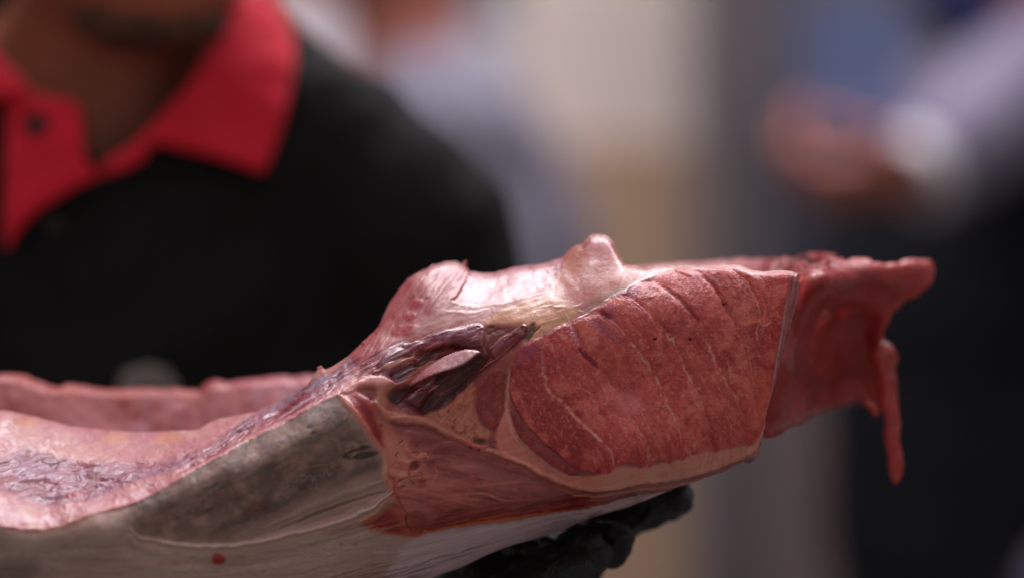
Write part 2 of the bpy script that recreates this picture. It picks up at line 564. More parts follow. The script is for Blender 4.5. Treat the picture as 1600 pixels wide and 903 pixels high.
# bone joint with vessels
for k in range(26):
    x0 = 640 + rng.normal(0, 15) + 10; y0 = 722 + rng.normal(0, 13)
    a = rng.uniform(0, 6.3); L = rng.uniform(8, 26)
    P.stroke([(x0, y0), (x0 + L * .5 * math.cos(a) + rng.normal(0, 3), y0 + L * .5 * math.sin(a) + rng.normal(0, 3)), (x0 + L * math.cos(a), y0 + L * math.sin(a))],
             rng.uniform(0.7, 1.7), [(150, 42, 46), (200, 120, 110), (130, 36, 40), (206, 110, 92)][k % 4], 0.65, relief=rng.choice([-0.25, 0.25]))
P.area([(642, 722), (652, 720), (656, 727), (650, 734), (641, 732)], (128, 42, 44), 3.0, 0.85, relief=-0.7)
P.area([(658, 752), (666, 750), (668, 757), (660, 762), (656, 758)], (132, 46, 48), 2.6, 0.85, relief=-0.6)
P.area([(672, 722), (679, 720), (680, 728), (674, 730)], (128, 66, 58), 2.4, 0.8, relief=-0.5)
P.area([(622, 763), (630, 758), (634, 761), (626, 766)], (128, 62, 60), 1.6, 0.9, relief=-0.5)
P.stroke([(614, 768), (624, 752), (640, 745), (658, 742)], 1.4, (138, 52, 52), 0.8, relief=-0.6)
P.stroke([(606, 740), (616, 752), (618, 770), (628, 790), (640, 806)], 1.5, (140, 60, 58), 0.65, relief=-0.7)
P.stroke([(628, 694), (640, 708), (650, 716), (664, 712)], 3.0, (214, 120, 104), 0.75, relief=0.7)
P.stroke([(650, 712), (664, 708), (670, 714)], 2.0, (222, 150, 132), 0.7, relief=0.6)
P.stroke([(690, 712), (704, 700), (720, 692)], 8, (136, 54, 52), 0.45)
P.stroke([(680, 720), (700, 740), (716, 756)], 1.6, (190, 100, 88), 0.6, relief=0.4)
P.stroke([(738, 774), (750, 771), (764, 774), (782, 780), (800, 782)], 2.3, (214, 146, 136), 0.75, relief=0.3)
P.stroke([(738, 778), (760, 779), (785, 784)], 2.2, (132, 60, 58), 0.6, relief=-0.6)
for q in ((758, 756), (738, 748), (710, 730), (803, 766), (720, 734)):
    P.area([(q[0] - 3, q[1] - 3), (q[0] + 3, q[1] - 4), (q[0] + 4, q[1] + 3), (q[0] - 2, q[1] + 4)], (190, 116, 106), 2.5, 0.4, relief=0.15)
i, m, d = P.mask([(640, 700), (760, 700), (850, 745), (850, 800), (660, 825), (600, 780)], 20)
P.grain(i, m, -8, 46, 6, 0.2, 0.2, seed=22)
P.grain(i, m, -14, 60, 5, 0.5, 0.0, (150, 60, 60), 23)
P.grain(i, m, 6, 70, 6, 0.45, 0.0, (204, 128, 114), 24)
P.mottle(i, m, 10, 0.3, 0.15, (196, 96, 86), 25, 0.15)

# ---- underside red strip below the fat line
UNDER = [(700, 800), (760, 790), (840, 780), (902, 768), (936, 767), (1004, 757), (1071, 747), (1159, 719), (1186, 713), (1172, 728), (1088, 756), (1047, 768), (987, 778), (916, 796), (837, 809), (765, 819), (662, 833)]
i, m = P.area(UNDER, (152, 70, 64), 4, 0.8)
P.grain(i, m, 12, 60, 3.2, 0.3, 0.22, seed=31)
P.grain(i, m, 12, 50, 4, 0.5, 0.0, (196, 110, 84), 32)
P.grain(i, m, 11, 60, 3, 0.6, 0.0, (116, 40, 42), 33)
P.stroke([(662, 829), (699, 824), (765, 815), (837, 805), (900, 795)], 3.0, (206, 126, 88), 0.75, relief=0.5)
P.stroke([(760, 806), (840, 790), (930, 776), (1010, 766)], 3.5, (124, 46, 48), 0.6, relief=-0.6)

# ---- fat band and fat line around the muscle
FATLINE = [(606, 652), (652, 656), (699, 676), (725, 689), (751, 701), (784, 710), (811, 721), (842, 738), (869, 750), (902, 761), (936, 764), (1004, 753), (1071, 743), (1159, 716)]
FAT = [(790, 640), (811, 690), (842, 720), (880, 742), (930, 742), (960, 728), (1014, 727), (1068, 712), (1105, 702), (1162, 690), (1196, 660), (1186, 712), (1159, 716), (1071, 743), (1004, 754),
       (936, 765), (902, 761), (869, 749), (842, 737), (811, 720), (784, 708), (775, 680)]
i, m = P.area(FAT, (212, 144, 124), 5, 0.92, gloss=0.38)
P.mix(i, m * sstep(960, 880, P.X0[i]) * 0.75, (188, 112, 102))
P.grain(i, m, 13, 70, 4, 0.16, 0.2, seed=41)
P.mottle(i, m, 18, 0.35, 0, (196, 110, 96), 42, 0.1)
P.stroke(FATLINE, 4.0, (222, 152, 130), 0.8, relief=0.9, taper=0.1, breakup=0.4)
P.stroke([(p[0] + 4, p[1] + 7) for p in FATLINE[4:]], 3.0, (170, 90, 80), 0.7, relief=-0.5, taper=0.1)
P.stroke([(p[0] + 2, p[1] + 12) for p in FATLINE[8:]], 1.6, (206, 132, 104), 0.7, relief=0.4, taper=0.1)
i, m, d = P.mask([(1100, 690), (1162, 690), (1186, 712), (1160, 722), (1095, 738)], 6)
P.grain(i, m, 75, 14, 3, 0.25, 0.2, seed=44)

# ---- top membrane: pale lumps and saddle
MEMB = [(480, 600), (499, 570), (540, 552), (570, 528), (592, 505), (604, 480), (625, 448), (650, 424), (700, 404), (728, 404), (740, 424), (800, 415), (860, 405), (900, 380), (935, 360), (960, 375), (980, 410),
        (1050, 410), (1150, 409), (1240, 418), (1190, 430), (1140, 422), (1070, 424), (1022, 438), (985, 456), (935, 482), (892, 503), (850, 526), (815, 530), (790, 512), (755, 505), (715, 512), (690, 520), (655, 535), (600, 548), (560, 575), (520, 600)]
i, m = P.area(MEMB, (198, 116, 116), 3, 1.0, gloss=0.34)
P.mottle(i, m, 34, 0.5, 0.2, (222, 158, 156), 51, 0.05)
P.mottle(i, m, 12, 0.35, 0.15, (196, 110, 112), 52, 0.2)
L1 = [(560, 560), (592, 512), (603, 485), (612, 466), (636, 436), (660, 424), (698, 408), (724, 412), (728, 420), (722, 440), (712, 460), (700, 470), (676, 482), (650, 500), (620, 530)]
i, m, d = P.mask(L1, 5)
P.grain(i, m, 55, 34, 2.6, 0.3, 0.28, seed=53, sharp=0.8)
P.grain(i, m, 62, 40, 3.0, 0.55, 0.0, (226, 166, 164), 54)
P.grain(i, m, 60, 26, 2.2, 0.45, 0.0, (170, 74, 88), 55)
P.area([(668, 440), (690, 420), (712, 414), (724, 420), (718, 440), (708, 460), (700, 468), (684, 470), (670, 460)], (222, 158, 156), 10, 0.7)
P.stroke([(727, 412), (731, 426), (722, 444), (712, 458), (703, 470)], 2.2, (214, 116, 100), 0.85, relief=1.0, taper=0.1)
P.stroke([(734, 428), (727, 444), (717, 460), (708, 470)], 2.0, (188, 104, 106), 0.6, relief=-0.9)
for (sx, sy, rx, ry) in ((651, 475, 11, 6), (641, 493, 11, 7), (634, 516, 22, 8), (616, 492, 4, 4)):
    pts = [(sx + rx * math.cos(t) + ry * .3 * math.sin(t), sy + ry * math.sin(t) - rx * .25 * math.cos(t)) for t in np.linspace(0, 6.28, 9)[:-1]]
    P.area(pts, (196, 78, 88), 4.5, 0.85, dome=0.5, dome_w=6)
# saddle: sheer wet membrane
SAD = [(712, 470), (732, 430), (773, 428), (820, 416), (860, 410), (886, 396), (878, 420), (858, 452), (820, 462), (770, 470), (735, 474)]
i, m = P.area(SAD, (200, 128, 132), 5, 0.9, gloss=0.26)
P.mottle(i, m, 20, 0.4, 0.3, (216, 160, 166), 57, 0.0)  # lavender wet highlights painted in as pale mottling
P.mottle(i, m, 7, 0.2, 0.12, (196, 128, 134), 58, 0.1)
# creamy fibres under the saddle
CRM = [(640, 520), (680, 486), (700, 470), (740, 476), (800, 464), (850, 452), (900, 474), (885, 500), (850, 522), (826, 530), (800, 506), (760, 504), (715, 512), (680, 522)]
i, m = P.area(CRM, (212, 154, 148), 5, 0.9)
P.grain(i, m, 18, 26, 4, 0.2, 0.15, seed=61)
P.grain(i, m, 14, 30, 2.6, 0.45, 0.0, (230, 190, 178), 62)
P.mottle(i, m, 14, 0.5, 0, (188, 116, 112), 63, 0.15)
PEACH = [(755, 502), (788, 482), (838, 466), (870, 466), (906, 484), (885, 505), (866, 514), (850, 522), (836, 528), (826, 534), (815, 520), (800, 508), (778, 506)]
i, m = P.area(PEACH, (214, 154, 112), 5, 0.9, gloss=0.3)
P.mottle(i, m, 30, 0.5, 0, (196, 132, 96), 64, 0.1)
P.stroke([(700, 472), (740, 480), (790, 474), (830, 462), (856, 454)], 2.6, (230, 186, 168), 0.7, relief=0.5, breakup=0.6)
P.stroke([(690, 486), (730, 490), (770, 482)], 2.0, (222, 172, 158), 0.6, relief=0.4, breakup=0.6)
# translucent peach lump
LUMP = [(852, 462), (862, 440), (878, 416), (890, 394), (900, 386), (911, 388), (916, 373), (926, 367), (940, 366), (953, 374), (963, 391), (974, 413), (976, 432), (966, 450), (950, 460), (925, 470), (908, 478), (880, 474)]
i, m = P.area(LUMP, (214, 148, 132), 5, 0.95, gloss=0.24)
P.area([(906, 395), (922, 374), (945, 372), (962, 395), (972, 420), (960, 445), (935, 455), (912, 470), (905, 440)], (204, 126, 118), 10, 0.75)
P.area([(915, 378), (928, 370), (945, 371), (956, 385), (950, 400), (925, 400)], (216, 146, 150), 8, 0.7)  # highlight on top of the knob, painted as a pale patch
P.stroke([(898, 390), (906, 420), (912, 445), (914, 470)], 3.0, (196, 122, 110), 0.25)
P.stroke([(905, 432), (911, 431)], 0.8, (130, 50, 50), 0.8, smooth=False)
P.stroke([(974, 412), (977, 430), (966, 450)], 2.0, (188, 112, 96), 0.5, relief=-0.5)
P.stroke([(912, 387), (917, 381), (922, 380)], 1.1, (120, 70, 66), 0.6, relief=-0.9)
i, m, d = P.mask(LUMP, 3)
P.grain(i, m, 82, 40, 6, 0.08, 0.1, seed=65)
P.mottle(i, m, 34, 0.4, 0, (210, 156, 132), 66, 0.1)
# membrane strip between lump and muscle
P.area([(976, 414), (1008, 419), (1050, 417), (1120, 416), (1090, 421), (1050, 424), (1022, 432), (1000, 440), (975, 452), (968, 448)], (214, 146, 130), 3, 0.9)
P.area([(918, 478), (940, 462), (966, 450), (985, 450), (958, 466), (935, 482), (916, 492), (905, 490)], (200, 150, 130), 3, 0.85, gloss=0.25)
P.stroke([(893, 503), (917, 490), (935, 480), (957, 464), (985, 449), (1008, 437), (1030, 429), (1060, 422)], 1.7, (200, 164, 170), 0.75, relief=0.4, breakup=0.6, gloss=0.2)
for q in ([(868, 468), (878, 470), (888, 470)], [(858, 464), (868, 466)], [(892, 478), (904, 478), (912, 473)], [(866, 480), (884, 480), (900, 480)], [(903, 486), (912, 487)], [(836, 486), (830, 500)], [(884, 492), (892, 504)], [(958, 463), (970, 460)], [(842, 480), (858, 478), (870, 480)]):
    P.stroke(q, 1.2, (232, 200, 170), 0.7, relief=0.35)
# bright upper edge of the face, its rim of light painted in
P.stroke([(1010, 418), (1050, 417), (1100, 418), (1140, 416), (1158, 418), (1178, 425), (1200, 427), (1222, 424), (1238, 427)], 3.0, (222, 160, 144), 0.8, relief=0.3, taper=0.05)

# ---- muscle face
FACE = [(799, 575), (809, 550), (828, 536), (850, 526), (870, 514), (892, 505), (915, 492), (935, 483), (957, 467), (985, 453), (1005, 441), (1022, 434), (1045, 426), (1070, 422), (1100, 421), (1140, 421),
        (1160, 424), (1185, 431), (1222, 428), (1234, 433), (1228, 465), (1221, 505), (1213, 550), (1206, 600), (1196, 650), (1178, 690), (1150, 697), (1105, 704), (1076, 708), (1066, 716), (1056, 711), (1046, 722), (1032, 716), (1015, 727), (997, 728), (985, 720), (966, 728), (953, 738),
        (936, 739), (902, 732), (875, 713), (842, 686), (812, 650), (799, 618), (796, 592)]
BLOCK_A = [(739, 614), (746, 600), (762, 588), (779, 576), (789, 581), (790, 600), (789, 620), (784, 650), (772, 670), (756, 660), (744, 640)]
BLOCK_U = [(794, 642), (800, 665), (811, 688), (835, 712), (862, 735), (888, 742), (904, 738), (878, 720), (845, 694), (818, 664), (803, 644)]
SEPTA = [
    [(848, 527), (848, 550), (851, 584), (860, 614), (882, 631), (916, 665), (946, 695), (958, 715), (962, 735)],
    [(890, 506), (897, 522), (910, 548), (925, 563), (937, 577), (955, 600), (973, 624), (985, 650), (994, 665), (1005, 683), (1013, 697), (1012, 728)],
    [(916, 492), (935, 493), (955, 500), (970, 512), (985, 535), (998, 550), (1014, 574), (1031, 607), (1048, 644), (1061, 675), (1069, 712)],
    [(957, 466), (980, 462), (995, 472), (1010, 485), (1023, 498), (1040, 518), (1050, 530), (1062, 555), (1075, 587), (1088, 614), (1102, 648), (1110, 668), (1114, 704)],
    [(1004, 440), (1022, 438), (1040, 450), (1055, 462), (1070, 475), (1090, 500), (1103, 518), (1110, 545), (1120, 574), (1129, 590), (1149, 621), (1157, 640), (1166, 692)],
    [(1080, 424), (1094, 428), (1110, 442), (1125, 460), (1134, 475), (1145, 495), (1155, 520), (1162, 548), (1172, 590), (1182, 630), (1187, 680)],
    [(1142, 421), (1155, 430), (1169, 443), (1180, 465), (1187, 490), (1192, 530), (1196, 570), (1199, 610)],
    [(1184, 430), (1196, 446), (1200, 470), (1203, 500), (1206, 540)],
]
fi, fm, fd = P.mask(FACE, 4.5)
P.mix(fi, fm, (178, 82, 78), 0.38, 0.0)
px_, py_ = P.X0[fi], P.Y0[fi]
# crimson towards the left, browner salmon towards upper right
k = sstep(850, 1000, px_ + (600 - py_) * 0.5) * fm
P.mix(fi, k * 0.7, (190, 100, 88))
P.mix(fi, sstep(900, 800, px_) * fm * 0.6, (158, 64, 68))
P.mix(fi, sstep(1185, 1225, px_ + (py_ - 430) * 0.12) * fm * 0.6, (184, 72, 66))
P.mottle(fi, fm, 48, 0.5, 0.3, (160, 60, 64), 71, 0.05)
P.mottle(fi, fm, 26, 0.55, 0.2, (210, 124, 106), 72, 0.08)
P.mottle(fi, fm, 16, 0.35, 0.15, (146, 52, 56), 73, 0.2)
P.mottle(fi, fm, 4.2, 0.10, 0.10, None, 74)
P.mottle(fi, fm, 3.4, 0.28, 0.0, (228, 160, 142), 75, 0.28)
P.mottle(fi, fm, 6.5, 0.35, 0.0, (212, 136, 120), 76, 0.3)
P.grain(fi, fm, -62, 26, 5, 0.18, 0.16, seed=77)
# scattered short curved fibres that catch the light
for n in range(750):
    x0 = rng.uniform(805, 1215); y0 = rng.uniform(440, 720)
    a = math.radians(rng.normal(60, 40)); L = rng.uniform(4, 13); b = rng.normal(0, 0.6)
    q = [(x0, y0), (x0 + L * .5 * math.cos(a), y0 + L * .5 * math.sin(a)), (x0 + L * .5 * math.cos(a) + L * .5 * math.cos(a + b), y0 + L * .5 * math.sin(a) + L * .5 * math.sin(a + b))]
    if poly_sd(np.array([x0]), np.array([y0]), FACE)[0] < 8:
        continue
    P.stroke(q, rng.uniform(0.5, 0.95), [(232, 172, 152), (220, 148, 130), (152, 54, 58)][n % 3], rng.uniform(0.12, 0.42), relief=(0.3 if n % 3 < 2 else -0.3), smooth=False)
for poly, colr in ((BLOCK_A, (158, 66, 62)), (BLOCK_U, (164, 72, 70))):
    i, m = P.area(poly, colr, 3, 0.92, dome=1.4, dome_w=10)
    P.grain(i, m, 80, 30, 2.6, 0.22, 0.14, seed=78)
    P.mottle(i, m, 14, 0.5, 0.1, (186, 92, 78), 79, 0.1)
    P.mottle(i, m, 3.6, 0.25, 0.1, None, 80)
# pillow between the septa
ds = np.full(fi.size, 60.0, np.float32)
for s_ in SEPTA:
    dd, _ = line_dist(P.X[fi], P.Y[fi], smooth_curve(s_))
    ds = np.minimum(ds, dd)
P.h[fi] += fm * 1.1 * (1 - np.exp(-ds / 7.0))
SHOW = [(0.05, 1.0, 0.62, 1.9), (0.35, 0.95, 0.5, 1.4), (0.3, 0.98, 0.85, 1.6), (0.42, 0.95, 0.7, 1.2), (0.42, 0.9, 0.95, 1.4), (0.3, 0.8, 0.45, 1.1), (0.15, 0.7, 0.5, 1.0), (0.1, 0.9, 0.4, 1.0)]
for q_ in ([(1160, 470), (1163, 490), (1158, 510), (1164, 530)], [(1186, 500), (1182, 520), (1187, 540)], [(1075, 600), (1082, 622), (1092, 640)], [(1132, 560), (1140, 580), (1142, 600)], [(1000, 640), (1010, 662), (1022, 684)], [(940, 600), (950, 618), (948, 630)],
           [(905, 600), (916, 612), (930, 618)], [(1040, 690), (1042, 704), (1046, 714)], [(1085, 690), (1084, 702)], [(870, 560), (876, 580), (888, 596)], [(1010, 470), (1016, 490), (1012, 506)], [(1170, 560), (1174, 584), (1180, 604)], [(1130, 640), (1138, 660), (1140, 680)]):
    P.stroke(q_, 0.9, (228, 166, 148), 0.6, relief=0.25, breakup=0.6)
# each flake rises a little towards its right-hand joint, then steps down
xs = []
for s_ in SEPTA:
    q_ = smooth_curve(s_); o_ = np.argsort(q_[:, 1]); xs.append(np.interp(P.Y[fi], q_[o_, 1], q_[o_, 0]))
xs = np.sort(np.stack([np.full(fi.size, 770.0)] + xs + [np.full(fi.size, 1260.0)]), 0)
nseg = (xs < P.X[fi][None]).sum(0).clip(1, len(xs) - 1)
xl = np.take_along_axis(xs, nseg[None] - 1, 0)[0]; xr = np.take_along_axis(xs, nseg[None], 0)[0]
frac = np.clip((P.X[fi] - xl) / np.maximum(xr - xl, 12), 0, 1)
P.h[fi] += fm * 0.9 * (frac - 0.5) * sstep(730, 690, P.Y[fi])
tone = np.array([1.0, 0.95, 1.04, 1.0, 1.06, 0.97, 1.03, 0.95, 1.02, 1.0, 1.0])[nseg]
P.c[fi] *= (1 + (tone - 1) * fm)[:, None]
# dark wet joints on the near side of each septum, pale septum beside it
for n, s_ in enumerate(SEPTA):
    upper = s_[: max(3, int(len(s_) * 0.62))]
    P.stroke([(a - 3.5, b + 1) for a, b in upper], 2.8, (124, 44, 50), 0.22, relief=-0.3, taper=0.25, breakup=0.8)
    t0, t1, al, wd_ = SHOW[n]
    c_ = smooth_curve(s_, False, 6)
    tt_ = np.linspace(0, 1, len(c_))
    c_ = c_[(tt_ >= t0) & (tt_ <= t1)]
    c_ = c_ + np.column_stack([fbm2(c_[:, 1] / 9.0, c_[:, 0] * 0 + n, 2, 200) * 2.6, c_[:, 0] * 0])
    P.stroke(c_, wd_ * 2.6, (206, 126, 114), al * 0.45, taper=0.2, breakup=0.6, smooth=False)
    P.stroke(c_, wd_, (230, 170, 152), al, relief=0.35, taper=0.2, breakup=1.0, gloss=0.3, smooth=False)
P.stroke([(918, 491), (935, 493), (955, 500), (966, 510)], 3.0, (190, 140, 148), 0.7, relief=0.5)
P.stroke([(892, 506), (897, 524), (903, 540)], 3.0, (188, 138, 146), 0.7, relief=0.5)
P.stroke([(958, 467), (980, 464), (995, 474), (1012, 490), (1020, 500)], 2.0, (192, 138, 142), 0.6, relief=0.5)
# purple sheen tissue beside the upper joints
for poly in ([(938, 486), (950, 478), (960, 480), (964, 496), (955, 498), (940, 494)], [(916, 498), (930, 498), (946, 506), (960, 520), (970, 536), (950, 528), (925, 512)], [(986, 452), (998, 446), (1002, 456), (992, 470), (984, 466)],
             [(804, 566), (812, 548), (830, 538), (842, 538), (836, 552), (818, 570)]):
    P.area(poly, (156, 82, 104), 5, 0.55, gloss=0.25)
P.area([(936, 488), (950, 489), (958, 497), (946, 500)], (128, 36, 48), 3, 0.7, relief=-0.5)
P.stroke([(973, 461), (982, 456), (988, 453)], 2.2, (86, 62, 52), 0.6)
for q_ in ((952, 726, 737, 7), (1000, 716, 729, 5), (1046, 706, 722, 6), (1066, 700, 716, 3), (1118, 694, 704, 9)):
    P.stroke([(q_[0] - 9, q_[1] - 22), (q_[0] - 3, q_[1] - 6), (q_[0], q_[2])], q_[3], (172, 70, 68), 0.7, taper=0.6)
P.stroke([(1012, 700), (1014, 716), (1010, 728)], 3.0, (218, 150, 134), 0.55, taper=0.5)
P.stroke([(1072, 690), (1076, 706), (1082, 712)], 2.0, (218, 150, 134), 0.5, taper=0.5)
# strong grooves of the photograph
P.stroke([(905, 545), (920, 560), (934, 576)], 3.2, (112, 36, 42), 0.7, relief=-1.4)
P.stroke([(1030, 444), (1050, 458), (1072, 478), (1092, 502)], 3.6, (130, 50, 52), 0.6, relief=-0.9)
P.stroke([(1092, 428), (1112, 444), (1128, 464), (1140, 486), (1152, 512)], 3.4, (130, 48, 52), 0.55, relief=-0.8)
P.stroke([(1056, 424), (1068, 428), (1080, 434)], 3.6, (206, 110, 98), 0.7, relief=1.0)
P.stroke([(1168, 446), (1182, 468), (1188, 490)], 1.4, (216, 140, 120), 0.6, relief=0.3)
P.stroke([(1196, 478), (1194, 498), (1192, 520)], 1.5, (214, 136, 118), 0.6, relief=0.3)
P.stroke([(1205, 505), (1198, 508), (1192, 512)], 1.2, (224, 152, 132), 0.7, relief=0.3)
P.area([(958, 622), (972, 612), (990, 618), (1002, 634), (992, 646), (972, 640)], (206, 138, 138), 9, 0.5, gloss=0.22)  # wet highlight painted on the muscle as a pale patch
P.area([(1175, 592), (1190, 578), (1203, 582), (1200, 620), (1194, 655), (1180, 640), (1184, 612)], (204, 112, 88), 8, 0.6)
P.stroke([(1040, 520), (1046, 530), (1050, 527), (1055, 538)], 1.2, (232, 170, 156), 0.9, relief=0.5)
for q in ((1024, 530), (1132, 475), (1078, 531)):
    P.area([(q[0] - 2.2, q[1] - 2), (q[0] + 2.2, q[1] - 2), (q[0] + 2, q[1] + 2.2), (q[0] - 2, q[1] + 2)], (60, 22, 24), 1.3, 0.9, relief=-0.8, smooth=False)
# pale frame of the left muscles
P.stroke([(794, 576), (795, 610), (792, 640), (800, 668), (812, 690), (840, 716), (872, 738), (905, 746)], 3.4, (216, 148, 136), 0.8, relief=0.6, taper=0.1)
P.stroke([(800, 572), (797, 596), (800, 622), (814, 652), (846, 688), (880, 716), (906, 734)], 1.3, (128, 52, 54), 0.5, relief=-0.8, taper=0.1)
P.stroke([(850, 528), (848, 552), (851, 584)], 3.2, (178, 104, 106), 0.6)
# right-hand rim of the face: pale sinew turning the corner
RIM_R = [(1236, 430), (1250, 424), (1252, 445), (1247, 468), (1236, 512), (1226, 545), (1217, 575), (1200, 645), (1190, 694), (1187, 716), (1170, 722), (1186, 690), (1198, 650), (1206, 600), (1213, 550), (1221, 505), (1229, 465)]
i, m = P.area(RIM_R, (186, 112, 114), 2.5, 0.85, gloss=0.3)
P.grain(i, m, 76, 40, 2.4, 0.3, 0.25, seed=82)
P.grain(i, m, 76, 30, 3, 0.6, 0.0, (150, 60, 66), 83)
P.stroke([(1231, 470), (1222, 512), (1214, 556), (1206, 606)], 1.6, (206, 156, 158), 0.7, relief=0.5)
P.area([(1178, 708), (1190, 700), (1187, 716), (1174, 722), (1164, 716)], (160, 100, 108), 3, 0.8)
P.area([(1166, 722), (1180, 718), (1176, 727), (1168, 727)], (70, 40, 36), 2, 0.7)

# ---- the wound between membrane and muscle: dark muscle, hollow, flaps
P.area([(606, 622), (640, 600), (680, 578), (740, 548), (775, 530), (800, 512), (822, 512), (812, 535), (785, 556), (762, 578), (740, 600), (715, 620), (690, 642), (660, 648), (632, 640)], (116, 54, 52), 8, 0.85, relief=-1.2, gloss=0.36)
HOLE = [(680, 604), (684, 586), (703, 577), (722, 569), (744, 556), (760, 560), (767, 560), (750, 579), (731, 598), (713, 614), (694, 632), (674, 645), (655, 641), (664, 622)]
i, m = P.area(HOLE, (88, 42, 40), 8, 0.85, relief=-1.7, gloss=0.42)
P.mottle(i, m, 12, 0.7, 0.4, (104, 56, 48), 91, 0.05)
P.grain(i, m, 38, 30, 3.5, 0.5, 0.5, (58, 28, 28), 90)
P.grain(i, m, 44, 26, 3.0, 0.6, 0.3, (120, 62, 56), 89)
P.area([(606, 612), (626, 604), (650, 604), (640, 618), (624, 626), (610, 622)], (84, 48, 44), 6, 0.75, relief=-2.5)
P.area([(628, 620), (648, 605), (676, 604), (676, 613), (665, 628), (654, 639), (641, 632)], (112, 48, 50), 4, 0.9, dome=3.4, dome_w=10, gloss=0.2)
P.stroke([(642, 624), (652, 616), (664, 611)], 1.8, (150, 84, 92), 0.7, relief=0.5, gloss=0.15)
P.stroke([(676, 634), (684, 624), (690, 612)], 1.6, (128, 78, 70), 0.7, relief=0.6)
P.stroke([(706, 628), (720, 614), (740, 598), (756, 582)], 2.4, (146, 84, 70), 0.6, relief=0.7)
PURP = [(628, 540), (650, 534), (668, 530), (692, 518), (720, 514), (748, 506), (756, 511), (759, 526), (757, 542), (760, 556), (750, 557), (744, 546), (724, 541), (700, 536), (680, 534), (655, 546), (640, 548)]
i, m = P.area(PURP, (150, 82, 98), 3, 0.95, dome=1.8, dome_w=10, gloss=0.3)
P.grain(i, m, 18, 26, 2.6, 0.3, 0.35, seed=92)
P.mottle(i, m, 9, 0.55, 0.2, (180, 132, 148), 93, 0.08)  # lavender sheen of the purple muscle, put into its colour
P.stroke([(640, 538), (690, 520), (748, 507)], 2.2, (190, 150, 164), 0.6, relief=0.6, breakup=0.5)
P.area([(700, 540), (724, 541), (745, 548), (758, 556), (752, 540), (730, 530), (706, 530)], (116, 48, 52), 4, 0.8, relief=-0.5)
P.stroke([(746, 510), (756, 518), (754, 535), (758, 552)], 2.2, (168, 98, 88), 0.7, relief=0.8)
i, m = P.area([(652, 550), (673, 544), (690, 538), (720, 540), (742, 547), (728, 546), (704, 552), (690, 560), (673, 562), (657, 570), (646, 565)], (92, 38, 40), 3, 0.9, relief=-3.0)
P.area([(684, 548), (700, 540), (712, 546), (700, 553), (688, 556)], (152, 54, 58), 3, 0.75, dome=1.0, dome_w=5)
# grey-violet side and the oval muscle on the left
VIO = [(520, 600), (560, 566), (590, 548), (625, 534), (650, 534), (655, 548), (640, 560), (650, 566), (640, 585), (620, 596), (600, 590), (575, 588), (545, 604)]
i, m = P.area(VIO, (168, 92, 100), 4, 0.85, gloss=0.28)
P.grain(i, m, 28, 40, 2.6, 0.4, 0.6, seed=94)
P.grain(i, m, 28, 34, 2.0, 0.8, 0.0, (200, 156, 164), 95)
P.grain(i, m, 26, 30, 3.0, 0.7, 0.0, (134, 54, 64), 96)
i, m = P.area([(588, 573), (598, 559), (616, 547), (634, 543), (643, 549), (634, 559), (620, 568), (603, 577)], (134, 56, 58), 3.5, 0.95, dome=1.6, dome_w=9)
P.area([(590, 572), (600, 558), (616, 548), (622, 550), (608, 564), (598, 574)], (140, 84, 104), 4, 0.75, gloss=0.2)  # purple sheen painted on the left part of the oval muscle
P.area([(596, 582), (614, 580), (630, 578), (630, 588), (612, 592), (598, 590)], (132, 70, 86), 4, 0.7)
P.area([(612, 578), (634, 568), (648, 562), (652, 572), (640, 586), (622, 596), (612, 594)], (96, 48, 48), 4, 0.7, relief=-1.6)
P.stroke([(584, 582), (607, 574), (628, 565), (646, 557), (655, 555)], 2.8, (214, 166, 152), 0.95, relief=1.8, taper=0.35)
P.stroke([(626, 584), (636, 578), (646, 573)], 1.7, (178, 170, 170), 0.9, relief=1.0)
P.area([(640, 596), (650, 588), (660, 578), (672, 574), (662, 584), (650, 596)], (168, 62, 68), 3, 0.8)
# torn fibres all over the wound
WOUND = [(500, 606), (560, 566), (600, 544), (650, 530), (700, 514), (756, 506), (800, 512), (822, 510), (800, 540), (760, 570), (720, 600), (680, 630), (640, 620), (610, 600), (570, 592), (530, 610)]
for n in range(190):
    x0 = rng.uniform(510, 815); y0 = rng.uniform(510, 636)
    if poly_sd(np.array([x0]), np.array([y0]), WOUND)[0] < 3: continue
    a = -math.radians(rng.normal(30, 9)); L = rng.uniform(8, 34); b = rng.normal(0, 0.25)
    q = [(x0, y0), (x0 + L * .5 * math.cos(a), y0 + L * .5 * math.sin(a)), (x0 + L * .5 * math.cos(a) + L * .5 * math.cos(a + b), y0 + L * .5 * math.sin(a) + L * .5 * math.sin(a + b))]
    dark_zone = poly_sd(np.array([x0]), np.array([y0]), HOLE)[0] > 0
    pal = [(124, 52, 52), (64, 28, 30), (140, 74, 76)] if dark_zone else [(214, 160, 162), (134, 48, 56), (186, 96, 100), (164, 110, 128), (108, 38, 44)]
    P.stroke(q, rng.uniform(0.6, 1.8), pal[n % len(pal)], rng.uniform(0.35, 0.8), relief=rng.choice([-0.4, 0.4]), taper=0.4)
# silvery flap base (its free lip is a piece of its own)
P.area([(641, 601), (654, 586), (673, 571), (692, 558), (711, 550), (729, 546), (745, 548), (735, 561), (722, 570), (703, 577), (680, 584), (660, 593)], (196, 136, 140), 2.5, 0.9, relief=1.2)
